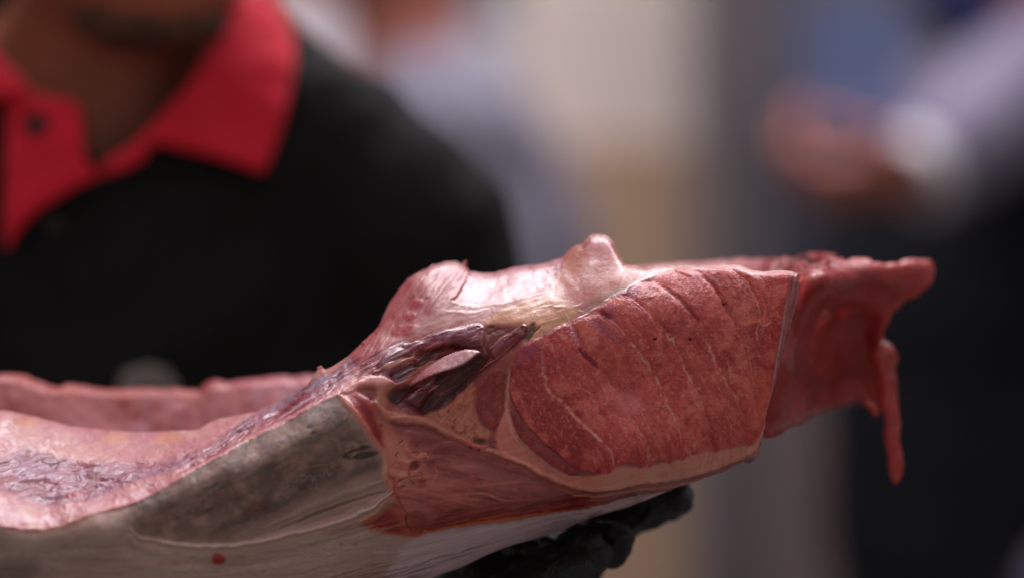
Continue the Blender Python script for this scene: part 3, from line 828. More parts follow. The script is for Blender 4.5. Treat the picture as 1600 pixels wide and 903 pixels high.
# tongue of red muscle
TONG = [(748, 582), (760, 562), (768, 545), (786, 526), (805, 514), (819, 507), (824, 512), (819, 527), (805, 539), (783, 556), (762, 574)]
i, m = P.area(TONG, (140, 52, 54), 2.5, 0.95, dome=2.6, dome_w=8, gloss=0.28)
P.grain(i, m, 42, 34, 2.0, 0.3, 0.25, seed=97)
P.stroke([(765, 544), (782, 528), (802, 516), (818, 508)], 1.6, (206, 150, 150), 0.85, relief=0.5, gloss=0.18)  # lavender-pink highlight streaks painted along the tongue
P.stroke([(804, 537), (782, 556), (762, 570), (748, 582)], 1.3, (186, 116, 110), 0.75, relief=0.5)
P.area([(768, 550), (774, 538), (786, 532), (796, 530), (784, 544), (774, 556)], (158, 100, 116), 4, 0.55, gloss=0.15)
P.area([(820, 528), (826, 512), (836, 510), (832, 524), (824, 534)], (72, 40, 34), 4, 0.7, relief=-1.6)
for q in ((832, 506), (836, 516), (840, 512), (772, 516), (768, 510), (765, 520)):
    P.area([(q[0] - 4, q[1] + 1), (q[0], q[1] - 2), (q[0] + 4, q[1] - 1), (q[0], q[1] + 3)], (66, 44, 36), 1.6, 0.6, relief=-0.4)
P.area([(758, 516), (776, 508), (796, 512), (784, 524), (768, 538), (760, 528)], (142, 84, 72), 5, 0.7, relief=-0.8)
# yellow meat right of the hollow and its pit
i, m = P.area([(664, 648), (690, 636), (715, 618), (738, 600), (744, 620), (742, 640), (752, 664), (768, 676), (760, 690), (742, 692), (715, 676), (688, 660)], (206, 136, 110), 5, 0.85)
P.grain(i, m, 48, 16, 3, 0.35, 0.3, seed=98)
P.mottle(i, m, 8, 0.6, 0.25, (164, 72, 58), 99, 0.12)
P.mottle(i, m, 6, 0.5, 0.2, (224, 162, 122), 100, 0.18)
P.area([(741, 684), (752, 686), (760, 690), (752, 694), (741, 692)], (96, 46, 42), 4, 0.8, relief=-1.3)
P.stroke([(720, 686), (736, 697), (752, 700), (764, 697)], 3.2, (198, 98, 88), 0.8, relief=1.0)
P.stroke([(774, 676), (780, 700), (796, 712)], 6, (196, 118, 106), 0.6)
for q in ((735, 700), (748, 704), (773, 690), (708, 668), (596, 663)):
    P.area([(q[0] - 2, q[1] - 2), (q[0] + 2, q[1] - 2), (q[0] + 2, q[1] + 2), (q[0] - 2, q[1] + 2)], (150, 44, 46), 2, 0.8)
# bone ridge below the hollow
P.stroke([(586, 628), (606, 648), (640, 656), (668, 660), (700, 676), (726, 690)], 6.5, (202, 136, 116), 0.75, relief=1.6, taper=0.2)
P.stroke([(612, 660), (640, 668), (676, 674), (700, 688)], 5, (148, 78, 72), 0.6, relief=-1.0)
P.area([(596, 600), (614, 604), (606, 622), (600, 640), (588, 630), (586, 610)], (190, 132, 106), 6, 0.7)
i, m = P.area([(542, 600), (560, 592), (580, 588), (600, 590), (616, 596), (612, 603), (596, 609), (572, 604), (548, 612), (530, 616)], (216, 150, 140), 4, 0.9, dome=2.0, dome_w=8)
P.grain(i, m, 8, 18, 2.4, 0.2, 0.25, seed=101)
P.area([(562, 606), (576, 604), (588, 612), (586, 626), (574, 622), (562, 614)], (132, 46, 46), 5, 0.65, relief=-1.0)

# ---- belly rim running down to the left
RIM_EDGE = [(-70, 815), (0, 822), (38, 828), (76, 828), (114, 818), (144, 803), (182, 794), (213, 784), (247, 767), (285, 746), (323, 724), (361, 704), (400, 684), (433, 666), (483, 640), (528, 617)]
RIM = [(p[0], p[1]) for p in RIM_EDGE] + [(552, 600), (560, 575), (540, 556), (499, 572), (480, 598), (444, 618), (399, 640), (327, 655), (263, 668), (113, 660), (0, 636), (-70, 628)]
i, m = P.area(RIM, (204, 134, 138), 2.2, 1.0, gloss=0.38)
rim_i, rim_m = i, m
P.mottle(i, m, 34, 0.6, 0.5, (222, 164, 152), 111, 0.05)
P.mottle(i, m, 9, 0.3, 0.28, (198, 118, 126), 112, 0.12)
P.mottle(i, m, 4, 0.25, 0.10, (232, 186, 180), 110, 0.2)
P.grain(i, m, 22, 40, 4, 0.08, 0.12, seed=113)
BAND = [(-70, 722), (0, 716), (38, 700), (84, 712), (125, 723), (190, 723), (243, 721), (289, 712), (319, 698), (361, 672), (390, 654), (440, 628), (480, 602), (520, 572), (560, 556), (545, 586), (520, 604), (483, 630), (433, 656), (400, 670), (361, 694), (323, 712),
        (285, 726), (258, 738), (220, 746), (190, 757), (163, 769), (144, 778), (110, 780), (76, 784), (38, 778), (0, 767), (-70, 770)]
i, m = P.area(BAND, (158, 86, 102), 8, 0.95, gloss=0.44, relief=-0.5)
left = sstep(330, 240, P.X0[i])
for (L_, W_, tint, am, rl, sd) in ((40, 12, (176, 134, 158), 0.6, 0.8, 114), (26, 8, (138, 66, 84), 0.5, -0.5, 115), (20, 5, (196, 152, 168), 0.45, 0.5, 116)):
    ang = math.radians(12)
    xx = P.X[i] * math.cos(ang) - P.Y[i] * math.sin(ang); yy_ = P.X[i] * math.sin(ang) + P.Y[i] * math.cos(ang)
    nn = fbm2(xx / L_ + fbm2(xx / 40, yy_ / 40, 1, sd) * 0.6, yy_ / W_ + fbm2(xx / 26, yy_ / 26, 1, sd + 3) * 0.7, 1, sd)
    kk = np.clip(nn * 2.6, 0, 1) * m * left
    P.c[i] = P.c[i] * (1 - kk[:, None] * am) + lin(tint, G)[None] * kk[:, None] * am
    P.h[i] += np.clip(nn, -0.6, 0.8) * m * left * rl
P.grain(i, m * (1 - left), 31, 50, 3.2, 0.4, 0.9, seed=117)
P.grain(i, m * (1 - left), 31, 60, 3.0, 0.9, 0.0, (188, 160, 168), 118)  # silvery highlights painted as pale streaks
P.grain(i, m * (1 - left), 30, 50, 4.0, 0.8, 0.0, (142, 50, 62), 119)
P.stroke([(280, 738), (323, 716), (361, 698), (400, 678), (440, 655), (490, 626)], 4.0, (160, 56, 64), 0.7, relief=-0.8, breakup=0.4)
P.stroke([(368, 672), (400, 652), (440, 630), (480, 604), (520, 580), (545, 562)], 5.0, (176, 152, 164), 0.75, relief=0.8, breakup=0.5, gloss=0.18)  # broad silvery highlight painted along the band
P.stroke([(476, 612), (500, 598), (530, 578)], 4.0, (186, 170, 184), 0.7, relief=0.6, gloss=0.15)
P.stroke([(360, 678), (392, 668), (396, 664)], 3.0, (100, 40, 46), 0.7, relief=-1.0)
P.stroke([(470, 618), (478, 606), (484, 600)], 3.0, (130, 60, 66), 0.6, relief=-0.8)
for q, cc in (((118, 770), (186, 84, 84)), ((60, 772), (150, 70, 76)), ((10, 750), (160, 72, 80)), ((30, 716), (150, 82, 100)), ((72, 718), (150, 82, 98)), ((150, 742), (150, 76, 86))):
    P.area([(q[0] - 14, q[1] + 5), (q[0] - 4, q[1] - 6), (q[0] + 13, q[1] - 5), (q[0] + 8, q[1] + 5)], cc, 5, 0.75, relief=0.8)
for q in ((40, 660), (178, 684), (262, 684)):
    P.area([(q[0] - 18, q[1] + 4), (q[0] - 8, q[1] - 6), (q[0] + 16, q[1] - 5), (q[0] + 20, q[1] + 2), (q[0], q[1] + 7)], (222, 148, 112), 7, 0.75)
P.stroke([(0, 820), (76, 826), (114, 816), (144, 801), (182, 792), (213, 782), (247, 765)], 3.0, (206, 124, 116), 0.7, relief=0.5, breakup=0.5)
P.stroke([(247, 763), (285, 742), (323, 720), (361, 701), (433, 662), (483, 636), (524, 615)], 3.2, (218, 152, 150), 0.8, relief=0.6, breakup=0.3)
P.stroke([(480, 598), (490, 586), (500, 574), (510, 578), (540, 558)], 6, (224, 156, 136), 0.75, relief=0.3)

for n in range(150):
    x0 = rng.uniform(0, 520); y0 = np.interp(x0, [0, 120, 250, 330, 420, 520], [745, 755, 735, 700, 652, 590]) + rng.normal(0, 15) * np.interp(x0, [0, 250, 520], [1.3, 0.7, 0.5])
    a = -math.radians(np.interp(x0, [0, 200, 350, 520], [2, 14, 30, 34]) + rng.normal(0, 10)); L = rng.uniform(8, 30)
    q = [(x0, y0), (x0 + L * .5 * math.cos(a), y0 + L * .5 * math.sin(a) + rng.normal(0, 1.5)), (x0 + L * math.cos(a), y0 + L * math.sin(a))]
    P.stroke(q, rng.uniform(0.8, 2.2), [(204, 164, 176), (144, 66, 80), (184, 126, 140), (166, 76, 84)][n % 4], rng.uniform(0.3, 0.7), relief=rng.choice([-0.5, 0.6]), taper=0.4)
# ---- skin
SKIN = RIM_EDGE + [(540, 633), (556, 650), (569, 670), (586, 693), (599, 709), (604, 726), (603, 746), (606, 759), (613, 769), (599, 787), (579, 804), (563, 816), (579, 826), (599, 834), (626, 836), (649, 838), (662, 832),
                   (699, 826), (765, 818), (837, 807), (916, 795), (987, 777), (1047, 766.5), (1052, 775), (987, 800), (864, 845), (719, 900), (500, 1030), (-80, 1030)]
i, m = P.area(SKIN, (162, 127, 110), 1.8, 1.0, gloss=0.62, smooth=False)
skin_i, skin_m = i, m
P.h[i] -= m * 0.5
P.grain(i, m, 17, 120, 6, 0.06, 0.06, seed=121)
P.grain(i, m, 17, 90, 3.0, 0.05, 0.03, seed=122)
P.mottle(i, m, 40, 0.22, 0.3, None, 123)
# translucent dark window
DARK = [(205, 790), (280, 750), (355, 708), (428, 670), (496, 634), (530, 618), (552, 660), (585, 700), (596, 722), (596, 738), (560, 746), (500, 770), (440, 800), (380, 838), (330, 848), (262, 842), (222, 832), (205, 815)]
i, m, d = P.mask([(p[0] - 6, p[1] - 12) if n_ < 6 else p for n_, p in enumerate(DARK)], 15)
sk_full = np.zeros(X.size, np.float32); sk_full[skin_i] = skin_m
m = m * sk_full[i]
P.mix(i, m * 0.85, (118, 92, 80), 0.6)
P.mottle(i, m, 26, 0.85, 0.35, (160, 124, 106), 124, 0.04)
P.grain(i, m, 22, 44, 15, 0.6, 0.0, (80, 64, 57), 125)
P.mottle(i, m, 30, 0.4, 0.0, (84, 68, 62), 128, 0.1)
P.mottle(i, m, 7, 0.4, 0.2, (126, 100, 90), 126, 0.2)
P.grain(i, m, 24, 40, 7, 0.12, 0.1, seed=127)
P.area([(440, 664), (470, 650), (500, 640), (520, 640), (510, 660), (480, 672), (520, 690), (515, 720), (500, 705), (480, 690), (450, 690)], (140, 112, 98), 9, 0.6, breakup=0.7)
P.area([(405, 690), (430, 682), (445, 700), (440, 725), (420, 720), (400, 740), (395, 715)], (134, 106, 94), 9, 0.6, breakup=0.7)
P.area([(380, 740), (410, 728), (440, 742), (430, 770), (400, 775)], (110, 92, 82), 9, 0.5)
for k in range(60):
    x0 = rng.uniform(250, 590); y0 = np.interp(x0, [250, 590], [800, 690]) + rng.normal(0, 26)
    a = math.radians(-20 + rng.normal(0, 25)); L = rng.uniform(4, 16)
    q = [(x0, y0), (x0 + L * .5 * math.cos(a), y0 + L * .5 * math.sin(a) + rng.normal(0, 2)), (x0 + L * math.cos(a), y0 + L * math.sin(a))]
    P.stroke(q, rng.uniform(0.6, 1.5), [(156, 132, 118), (56, 46, 42), (150, 120, 106)][k % 3], rng.uniform(0.3, 0.7), relief=[0.25, -0.3, 0.25][k % 3])
for q in ([(540, 712), (552, 704), (566, 702)], [(546, 718), (562, 710), (584, 706)], [(556, 716), (575, 712), (592, 706)], [(560, 700), (580, 698)], [(478, 668), (490, 664)], [(486, 678), (494, 672)], [(536, 716), (548, 712)]):
    P.stroke(q, 2.6, (44, 36, 34), 0.75, relief=-0.4)
P.stroke([(300, 786), (325, 770), (352, 752)], 0.8, (160, 140, 120), 0.6)
P.stroke([(455, 740), (480, 730), (520, 724)], 0.8, (156, 134, 116), 0.5)
P.stroke([(517, 685), (528, 690), (533, 705)], 1.2, (166, 138, 118), 0.6)
for k in range(14):
    x0 = 470 + rng.normal(0, 24); y0 = 745 + rng.normal(0, 9); rr = rng.uniform(2, 5)
    P.stroke([(x0 + rr * math.cos(t), y0 + rr * math.sin(t)) for t in np.linspace(rng.uniform(0, 3), rng.uniform(3.5, 6.5), 6)], 0.8, (158, 138, 128), 0.6, relief=0.3)
# pale folds above the ridge, ridge with its wet highlight painted pale, smooth tan skin below it
RIDGE = [(205, 826), (215, 838), (240, 844), (266, 848), (315, 853), (357, 851), (400, 846), (443, 837), (505, 821), (560, 803), (590, 786), (612, 769)]
P.area([(370, 838), (440, 806), (520, 768), (600, 742), (606, 758), (560, 780), (500, 806), (440, 826), (390, 842)], (146, 120, 106), 8, 0.7)
P.stroke([(420, 822), (500, 786), (560, 764), (604, 750)], 4, (158, 128, 112), 0.7, relief=0.9)
P.stroke([(440, 826), (510, 796), (570, 776), (612, 766)], 2.2, (92, 72, 64), 0.7, relief=-0.9)
P.stroke([(470, 806), (530, 786), (580, 774)], 1.8, (150, 108, 84), 0.6, relief=0.3)
P.stroke([(p[0], p[1] - 5) for p in RIDGE[6:]], 4.5, (170, 136, 130), 0.8, relief=0.8, gloss=0.14)
P.stroke(RIDGE, 3.4, (186, 156, 140), 0.85, relief=2.4, taper=0.15, gloss=0.2)
P.stroke([(p[0], p[1] - 3) for p in RIDGE[3:]], 1.3, (160, 84, 76), 0.65, relief=-0.3, breakup=0.5)
P.stroke([(p[0], p[1] + 14) for p in RIDGE], 11, (158, 132, 114), 0.7, relief=1.6, taper=0.3, soft=9)
P.stroke([(505, 832), (540, 824), (556, 818)], 3, (134, 84, 70), 0.6)
P.area([(195, 800), (205, 818), (212, 840), (200, 850), (188, 832)], (150, 126, 110), 7, 0.6)
LOW = [(0, 840), (200, 850), (320, 875), (480, 850), (560, 835), (650, 842), (600, 890), (400, 925), (0, 930)]
i, m = P.area(LOW, (178, 150, 134), 14, 0.65)
P.grain(i, m, 4, 90, 4, 0.14, 0.12, seed=131)
P.area([(0, 836), (80, 838), (160, 820), (195, 810), (200, 850), (120, 890), (0, 890)], (146, 122, 108), 14, 0.6)
P.area([(0, 880), (60, 876), (40, 910), (-40, 930)], (96, 80, 72), 12, 0.6)
i, m, d = P.mask([(640, 845), (700, 830), (800, 815), (900, 800), (1000, 778), (1040, 770), (960, 800), (860, 838), (700, 895), (600, 920)], 8)
P.mix(i, m * 0.8, (204, 176, 176), 0.36)  # light sheen of this skin strip, put into the colour
P.grain(i, m, 18, 80, 3.2, 0.12, 0.1, seed=132)
P.grain(i, m, 14, 60, 2.4, 0.4, 0.0, (182, 158, 156), 133, 1.4)
i, m, d = P.mask([(520, 900), (600, 880), (760, 850), (800, 846), (700, 890), (600, 925), (500, 940)], 6)
P.grain(i, m, 16, 90, 3.0, 0.7, 0.1, (104, 62, 58), 134)
P.stroke([(560, 900), (640, 886), (740, 858)], 1.4, (96, 60, 58), 0.6, relief=-0.5)
for (cx, cy, rx) in ((930, 802, 13), (1000, 779, 13), (738, 868, 3), (412, 893, 4)):
    P.area([(cx - rx, cy + rx * .32), (cx - rx * .2, cy - rx * .12), (cx + rx, cy - rx * .38), (cx + rx * .5, cy + rx * .05), (cx - rx * .3, cy + rx * .4)], (96, 62, 56), 1.8, 0.85, relief=-0.3)
P.area([(333, 866), (342, 863), (350, 868), (349, 877), (340, 881), (332, 876)], (150, 50, 46), 2.2, 0.95, dome=1.0, dome_w=5, gloss=0.22)
P.stroke([(346, 852), (338, 862), (320, 872)], 0.8, (120, 84, 72), 0.7)
P.area([(563, 816), (575, 806), (590, 800), (585, 812), (575, 820)], (196, 122, 96), 3, 0.5)
P.stroke([(528, 617), (545, 632), (562, 656), (580, 684), (597, 707), (603, 726), (603, 748), (613, 768)], 4.5, (204, 138, 116), 0.7, relief=1.2, taper=0.05)
P.stroke([(613, 769), (599, 787), (579, 804), (563, 816), (579, 826), (599, 834), (649, 838), (662, 832), (699, 826)], 2.2, (198, 118, 90), 0.65, relief=0.8, taper=0.05)

# long soft streaks that follow the skin
for n in range(170):
    off = rng.uniform(8, 75); x0 = rng.uniform(-40, 560); L = rng.uniform(50, 220)
    xs_ = np.linspace(x0, min(x0 + L, 640), 6)
    ys_ = np.interp(xs_, [-60, 205, 315, 443, 560, 640], [846, 848, 853, 837, 806, 785]) + off * np.interp(xs_, [0, 640], [1.0, 1.15]) + rng.normal(0, 1.0, 6)
    P.stroke(list(zip(xs_, ys_)), rng.uniform(0.8, 3.2), [(200, 172, 156), (116, 92, 82), (164, 124, 108), (186, 160, 150)][n % 4], rng.uniform(0.12, 0.4) * (1.0 if n % 4 else 1.2), relief=rng.choice([-0.1, 0.1]), taper=0.45, breakup=0.5)
for n in range(70):
    x0 = rng.uniform(560, 960); L = rng.uniform(30, 120); t_ = rng.uniform(0.08, 0.95)
    xs_ = np.linspace(x0, min(x0 + L, 1030), 5)
    ytop = np.interp(xs_, [560, 650, 765, 916, 1040], [836, 838, 818, 795, 768]); ybot = np.interp(xs_, [560, 680, 785, 916, 1040], [948, 900, 856, 811, 769])
    P.stroke(list(zip(xs_, ytop + (ybot - ytop) * t_)), rng.uniform(0.6, 2.0), [(214, 188, 186), (126, 100, 96), (170, 120, 112), (206, 180, 176)][n % 4], rng.uniform(0.2, 0.5), relief=rng.choice([-0.2, 0.25]), taper=0.45, breakup=0.4)
for n in range(22):
    x0 = rng.uniform(20, 620); y0 = np.interp(x0, [0, 640], [880, 850]) + rng.normal(0, 16); r0 = rng.uniform(0.8, 2.4)
    if poly_sd(np.array([x0]), np.array([y0]), SKIN)[0] < 4: continue
    P.area([(x0 - r0 * 1.6, y0), (x0, y0 - r0), (x0 + r0 * 1.8, y0 - r0 * .4), (x0 + r0 * .3, y0 + r0)], [(140, 62, 54), (96, 66, 58)][n % 2], 1.4, 0.6, smooth=False)
P.stroke(RIDGE, 2.6, (204, 174, 158), 0.8, relief=0.6, taper=0.15, gloss=0.25)  # ridge highlight painted once more over the streaks
P.stroke([(p[0], p[1] + 7) for p in RIDGE], 5, (186, 156, 138), 0.45, taper=0.3, soft=5)
# smears of blood
P.area([(332, 867), (338, 863), (345, 864), (350, 869), (349, 877), (343, 881), (336, 880), (331, 874)], (150, 46, 42), 2.4, 0.95, dome=1.0, dome_w=5, gloss=0.22)
P.stroke([(352, 880), (372, 884), (398, 882)], 3.0, (160, 92, 80), 0.4, breakup=0.6)
P.stroke([(240, 876), (262, 880), (280, 879)], 4.0, (160, 98, 86), 0.4, breakup=0.6)
P.stroke([(388, 802), (402, 792), (412, 800)], 6.0, (142, 84, 72), 0.4, breakup=0.6)

# black specks
for q in ((656, 464, 3), (668, 466, 3), (681, 481, 2), (646, 463, 2), (618, 487, 1.5), (632, 487, 1.2)):
    P.area([(q[0] - q[2] * 1.4, q[1] + .5), (q[0], q[1] - 1.2), (q[0] + q[2] * 1.4, q[1] - .4), (q[0], q[1] + 1.3)], (34, 28, 32), 1.0, 0.9, smooth=False)

# ---- sheer membrane and the knob are smooth
for poly_, k_ in ((LUMP, 0.25), (SAD, 0.6)):
    i, m, d = P.mask(poly_, 8)
    P.h[i] *= 1 - (1 - k_) * m
# ---- overall fine relief
P.h += fbm2(X / 34.0, Y / 34.0, 2, 140) * 0.4
P.h += fbm2(X / 5.0, Y / 5.0, 2, 141) * 0.05
P.h[fi] += fbm2(X[fi] / 4.0, Y[fi] / 4.0, 3, 142) * 0.14 * fm

# ---- wetness varies in patches
P.r += fbm2(X / 12.0, Y / 12.0, 3, 143) * 0.13 + fbm2(X / 3.5, Y / 3.5, 2, 144) * 0.06
P.r = np.clip(P.r + 0.05, 0.16, 0.75)

# ---- positions
def grid_normals(Q):
    du = np.gradient(Q, axis=0); dv = np.gradient(Q, axis=1)
    n = np.cross(du, dv)
    n /= np.linalg.norm(n, axis=-1, keepdims=True) + 1e-12
    return np.where(n[..., 1:2] > 0, -n, n)


# wet flesh is redder than the dry swatches above
tone_k = np.array([1.10, 0.88, 0.87], np.float32)
is_skin = np.zeros(X.size, np.float32); is_skin[skin_i] = skin_m
P.c *= 1 + (tone_k[None] - 1) * (1 - is_skin)[:, None]
P.c[fi] *= 1 + (np.array([1.38, 1.18, 1.24], np.float32)[None] - 1) * fm[:, None]
for poly_, k_ in ((FAT, (1.30, 1.42, 1.42)), (PEACH, (1.10, 1.14, 1.10)), (CRM, (1.05, 1.12, 1.14)), (MEMB, (0.86, 0.84, 0.86)), (LUMP, (1.08, 1.12, 1.08)), (RIM, (1.0, 1.16, 1.18))):
    i, m, d = P.mask(poly_, 5)
    m = m * (1 - is_skin[i])
    j_ = np.zeros(X.size, np.float32); j_[fi] = fm
    P.c[i] *= 1 + (np.array(k_, np.float32)[None] - 1) * (m * (1 - j_[i]))[:, None]
def box(a, r):
    for ax_ in (0, 1):
        a = np.pad(a, [(r + 1, r) if k_ == ax_ else (0, 0) for k_ in range(3)], mode='edge')
        cs = np.cumsum(a, axis=ax_, dtype=np.float64)
        n_ = a.shape[ax_]
        a = ((np.take(cs, range(2 * r + 1, n_), ax_) - np.take(cs, range(0, n_ - 2 * r - 1), ax_)) / (2 * r + 1)).astype(np.float32)
    return a


P.c *= 1 + (np.array([1.36, 1.36, 1.50], np.float32)[None] - 1) * is_skin[:, None]
cg = P.c.reshape(NC, NR, 3)
soft_c = box(box(cg, 14), 14)
is_rim = np.zeros(X.size, np.float32); is_rim[rim_i] = rim_m
kc = (1.35 - 0.35 * is_skin - 0.25 * is_rim).reshape(NC, NR, 1)
P.c = (soft_c + (cg - soft_c) * kc).reshape(-1, 3)         # pigment keeps its full contrast
P.c = np.clip(P.c, 0.006, 0.9)
Q = W(X, Y, base_y).reshape(NC, NR, 3)
N0 = grid_normals(Q)
hm = P.h.reshape(NC, NR)
# take the harshest steps off the relief
hm = (hm + np.roll(hm, 1, 0) + np.roll(hm, -1, 0) + np.roll(hm, 1, 1) + np.roll(hm, -1, 1)) / 5.0
fade = (1 - np.exp(-d_top / 5.0)) * (1 - np.exp(-d_bot / 5.0)) * (1 - np.exp(-d_right / 4.0))
Q = Q + N0 * (hm * 0.001 * fade)[..., None]
N1 = grid_normals(Q).reshape(-1, 3)
V = Q.reshape(-1, 3)

# ---- which part each vertex belongs to
labels = np.zeros(X.size, np.int32)                       # 0 connective tissue
def put(pts, k, smooth=True):
    i, m, d = P.mask(pts, 1.0, smooth); labels[i[d > 0]] = k
NAMES = {0: ("connective_tissue", M_TISSUE), 1: ("membrane", M_FAT), 2: ("fat_band", M_FAT), 3: ("dark_muscle", M_TISSUE), 4: ("belly_rim", M_FAT), 5: ("skin", M_SKIN), 6: ("red_underside", M_TISSUE), 7: ("membrane_lump", M_FAT), 8: ("sinew_edge", M_FAT)}
put(UNDER, 6); put(FAT, 2); put(MEMB, 1); put(LUMP, 7)
put([(520, 600), (560, 566), (590, 548), (625, 534), (650, 532), (692, 518), (748, 506), (760, 515), (765, 540), (790, 520), (819, 507), (826, 514), (805, 540), (767, 562), (731, 598), (694, 632), (674, 646), (640, 636), (606, 618), (580, 590), (545, 604)], 3)
put(RIM, 4); put(RIM_R, 8)
i = fi[fd > 0]
seg = np.zeros(i.size, np.int32)
for s_ in SEPTA:
    sc_ = smooth_curve(s_); o_ = np.argsort(sc_[:, 1])
    seg += (P.X[i] > np.interp(P.Y[i], sc_[o_, 1], sc_[o_, 0])).astype(np.int32)
labels[i] = 10 + seg
for kk in range(9): NAMES[10 + kk] = ("muscle_segment", M_MUSCLE)
NAMES[20] = ("muscle_segment", M_MUSCLE); NAMES[21] = ("muscle_segment", M_MUSCLE)
put(BLOCK_A, 20); put(BLOCK_U, 21); put(SKIN, 5, False)

FISH = empty("fish_collar", W(600, 860, 0.05).tolist(), "large raw red tuna collar with grey skin, held up in front of the man", "fish")
ii = np.arange(NC * NR).reshape(NC, NR)
quads = np.stack([ii[:-1, :-1], ii[1:, :-1], ii[1:, 1:], ii[:-1, 1:]], -1).reshape(-1, 4)
ql = labels[quads[:, 2]].reshape(NC - 1, NR - 1)


def components(L2):
    """8-connected components of a label grid, by runs along the columns"""
    parent = []
    def find(a):
        while parent[a] != a:
            parent[a] = parent[parent[a]]; a = parent[a]
        return a
    comp = np.zeros(L2.shape, np.int64); prev = []
    for c in range(L2.shape[0]):
        row = L2[c]; cut = np.flatnonzero(np.diff(row)) + 1
        st = np.concatenate([[0], cut]); en = np.concatenate([cut, [len(row)]])
        cur = []
        for a0, b0 in zip(st, en):
            k = len(parent); parent.append(k); cur.append((a0, b0, row[a0], k)); comp[c, a0:b0] = k
        for (a0, b0, lb, k) in cur:
            for (a1, b1, lb1, k1) in prev:
                if lb == lb1 and a0 <= b1 and a1 <= b0:
                    r0, r1 = find(k), find(k1)
                    if r0 != r1: parent[r0] = r1
        prev = cur
    root = np.array([find(k) for k in range(len(parent))])
    return root[comp]


for _ in range(4):                                        # scraps join the part around them
    cp = components(ql)
    ids, inv, cnt = np.unique(cp, return_inverse=True, return_counts=True)
    size = cnt[inv].reshape(cp.shape)
    bad = size < 900
    if not bad.any(): break
    for __ in range(60):
        b_ = bad & True
        if not b_.any(): break
        for sh_, ax__ in ((1, 0), (-1, 0), (1, 1), (-1, 1)):
            src = np.roll(ql, sh_, ax__); ok = bad & ~np.roll(bad, sh_, ax__)
            ql[ok] = src[ok]; bad = bad & ~ok
cp = components(ql)
cpf = cp.ravel(); qlf = ql.ravel()
for cid in np.unique(cpf):
    sel = cpf == cid
    k = int(qlf[np.argmax(sel)])
    f = quads[sel]
    used, inv = np.unique(f, return_inverse=True)
    make_mesh(NAMES[k][0], V[used], inv.reshape(f.shape), NAMES[k][1], FISH, P.c[used], P.r[used], N1[used])

# ---- inner side of the near wall
rows = np.unique(np.round(np.concatenate([[0, 1, 3, 6, 10, 16], np.linspace(24, NR - 25, 22), [NR - 17, NR - 11, NR - 7, NR - 4, NR - 2, NR - 1]])).astype(int))
cols = np.arange(0, NC, 3); cols = np.unique(np.append(cols, NC - 1))
Vg = V.reshape(NC, NR, 3)[np.ix_(cols, rows)].copy()
dt = d_top[np.ix_(cols, rows)]; db = d_bot[np.ix_(cols, rows)]; dr = d_right[np.ix_(cols, rows)]
bk = lambda d, w: np.sqrt(np.clip(1 - (1 - np.clip(d / w, 0, 1)) ** 2, 0, 1))
smooth_y = base_y.reshape(NC, NR)[np.ix_(cols, rows)]
th = 0.032 * bk(dt, 60) * bk(db, 60) * bk(dr, 40)
xg = GX[np.ix_(cols, rows)]; yg = GY[np.ix_(cols, rows)]
blend = np.clip(th / 0.006, 0, 1)
newY = Vg[..., 1] * (1 - blend) + np.maximum(smooth_y + th, Vg[..., 1] + th * 0.5) * blend
Vb = W(xg, yg, newY)
Vb = np.where((th < 1e-5)[..., None], Vg, Vb)
jj = np.arange(len(cols) * len(rows)).reshape(len(cols), len(rows))
qb = np.stack([jj[:-1, :-1], jj[:-1, 1:], jj[1:, 1:], jj[1:, :-1]], -1).reshape(-1, 4)
Pb = Painter(xg.ravel(), yg.ravel(), (196, 122, 120), G)
Pb.mottle(np.arange(xg.size), np.ones(xg.size, np.float32), 40, 0.6, 0, (176, 90, 92), 150, 0.0)
make_mesh("inner_wall", Vb.reshape(-1, 3), qb, M_TISSUE, FISH, Pb.c, Pb.r)


# ------------------------------------------------------------------ sheets with an outline, a bend and a thickness
def sheet(outline, yfn, half, edge, h, ripple=0.0, rscale=60.0, grow=None):
    """outline in photo pixels, yfn(px,py) = depth of the mid surface, half = half thickness (m),
    edge = width of the rounded rim (m)"""
    o = np.asarray(outline, float)
    w = W(o[:, 0], o[:, 1], yfn(o[:, 0], o[:, 1]))
    poly = w[:, [0, 2]]
    lo = poly.min(0) - 2.5 * h; hi = poly.max(0) + 2.5 * h
    gx = np.arange(lo[0], hi[0], 0.004); gz = np.arange(lo[1], hi[1], 0.004)
    # depth range of the mid surface
    A, B = np.meshgrid(gx, gz, indexing='ij')
    k0 = S * (D + w[:, 1].mean()) / D
    Y0 = yfn(A / k0 + 800, 451.5 - B / k0)
    ins = poly_sd(A, B, poly) > -0.006
    y0 = Y0[ins].min() - half * 1.6 - 3 * h; y1 = Y0[ins].max() + half * 1.6 + 3 * h

    def fn(Gp):
        A = Gp[:, 0, :, 0]; B = Gp[:, 0, :, 2]
        d = poly_sd(A, B, poly)
        px = A / k0 + 800; py = 451.5 - B / k0
        yc = yfn(px, py) + fbm2(px / rscale, py / rscale, 3, 60) * ripple
        t = half if grow is None else half * grow(px, py)
        e = np.maximum(edge - d, 0)
        return np.sqrt(e[:, None, :] ** 2 + ((Gp[..., 1] - yc[:, None, :]) * edge / np.asarray(t if np.isscalar(t) else t[:, None, :])) ** 2) - edge

    return surface_nets(fn, (lo[0], y0, lo[1]), (hi[0], y1, hi[1]), h)


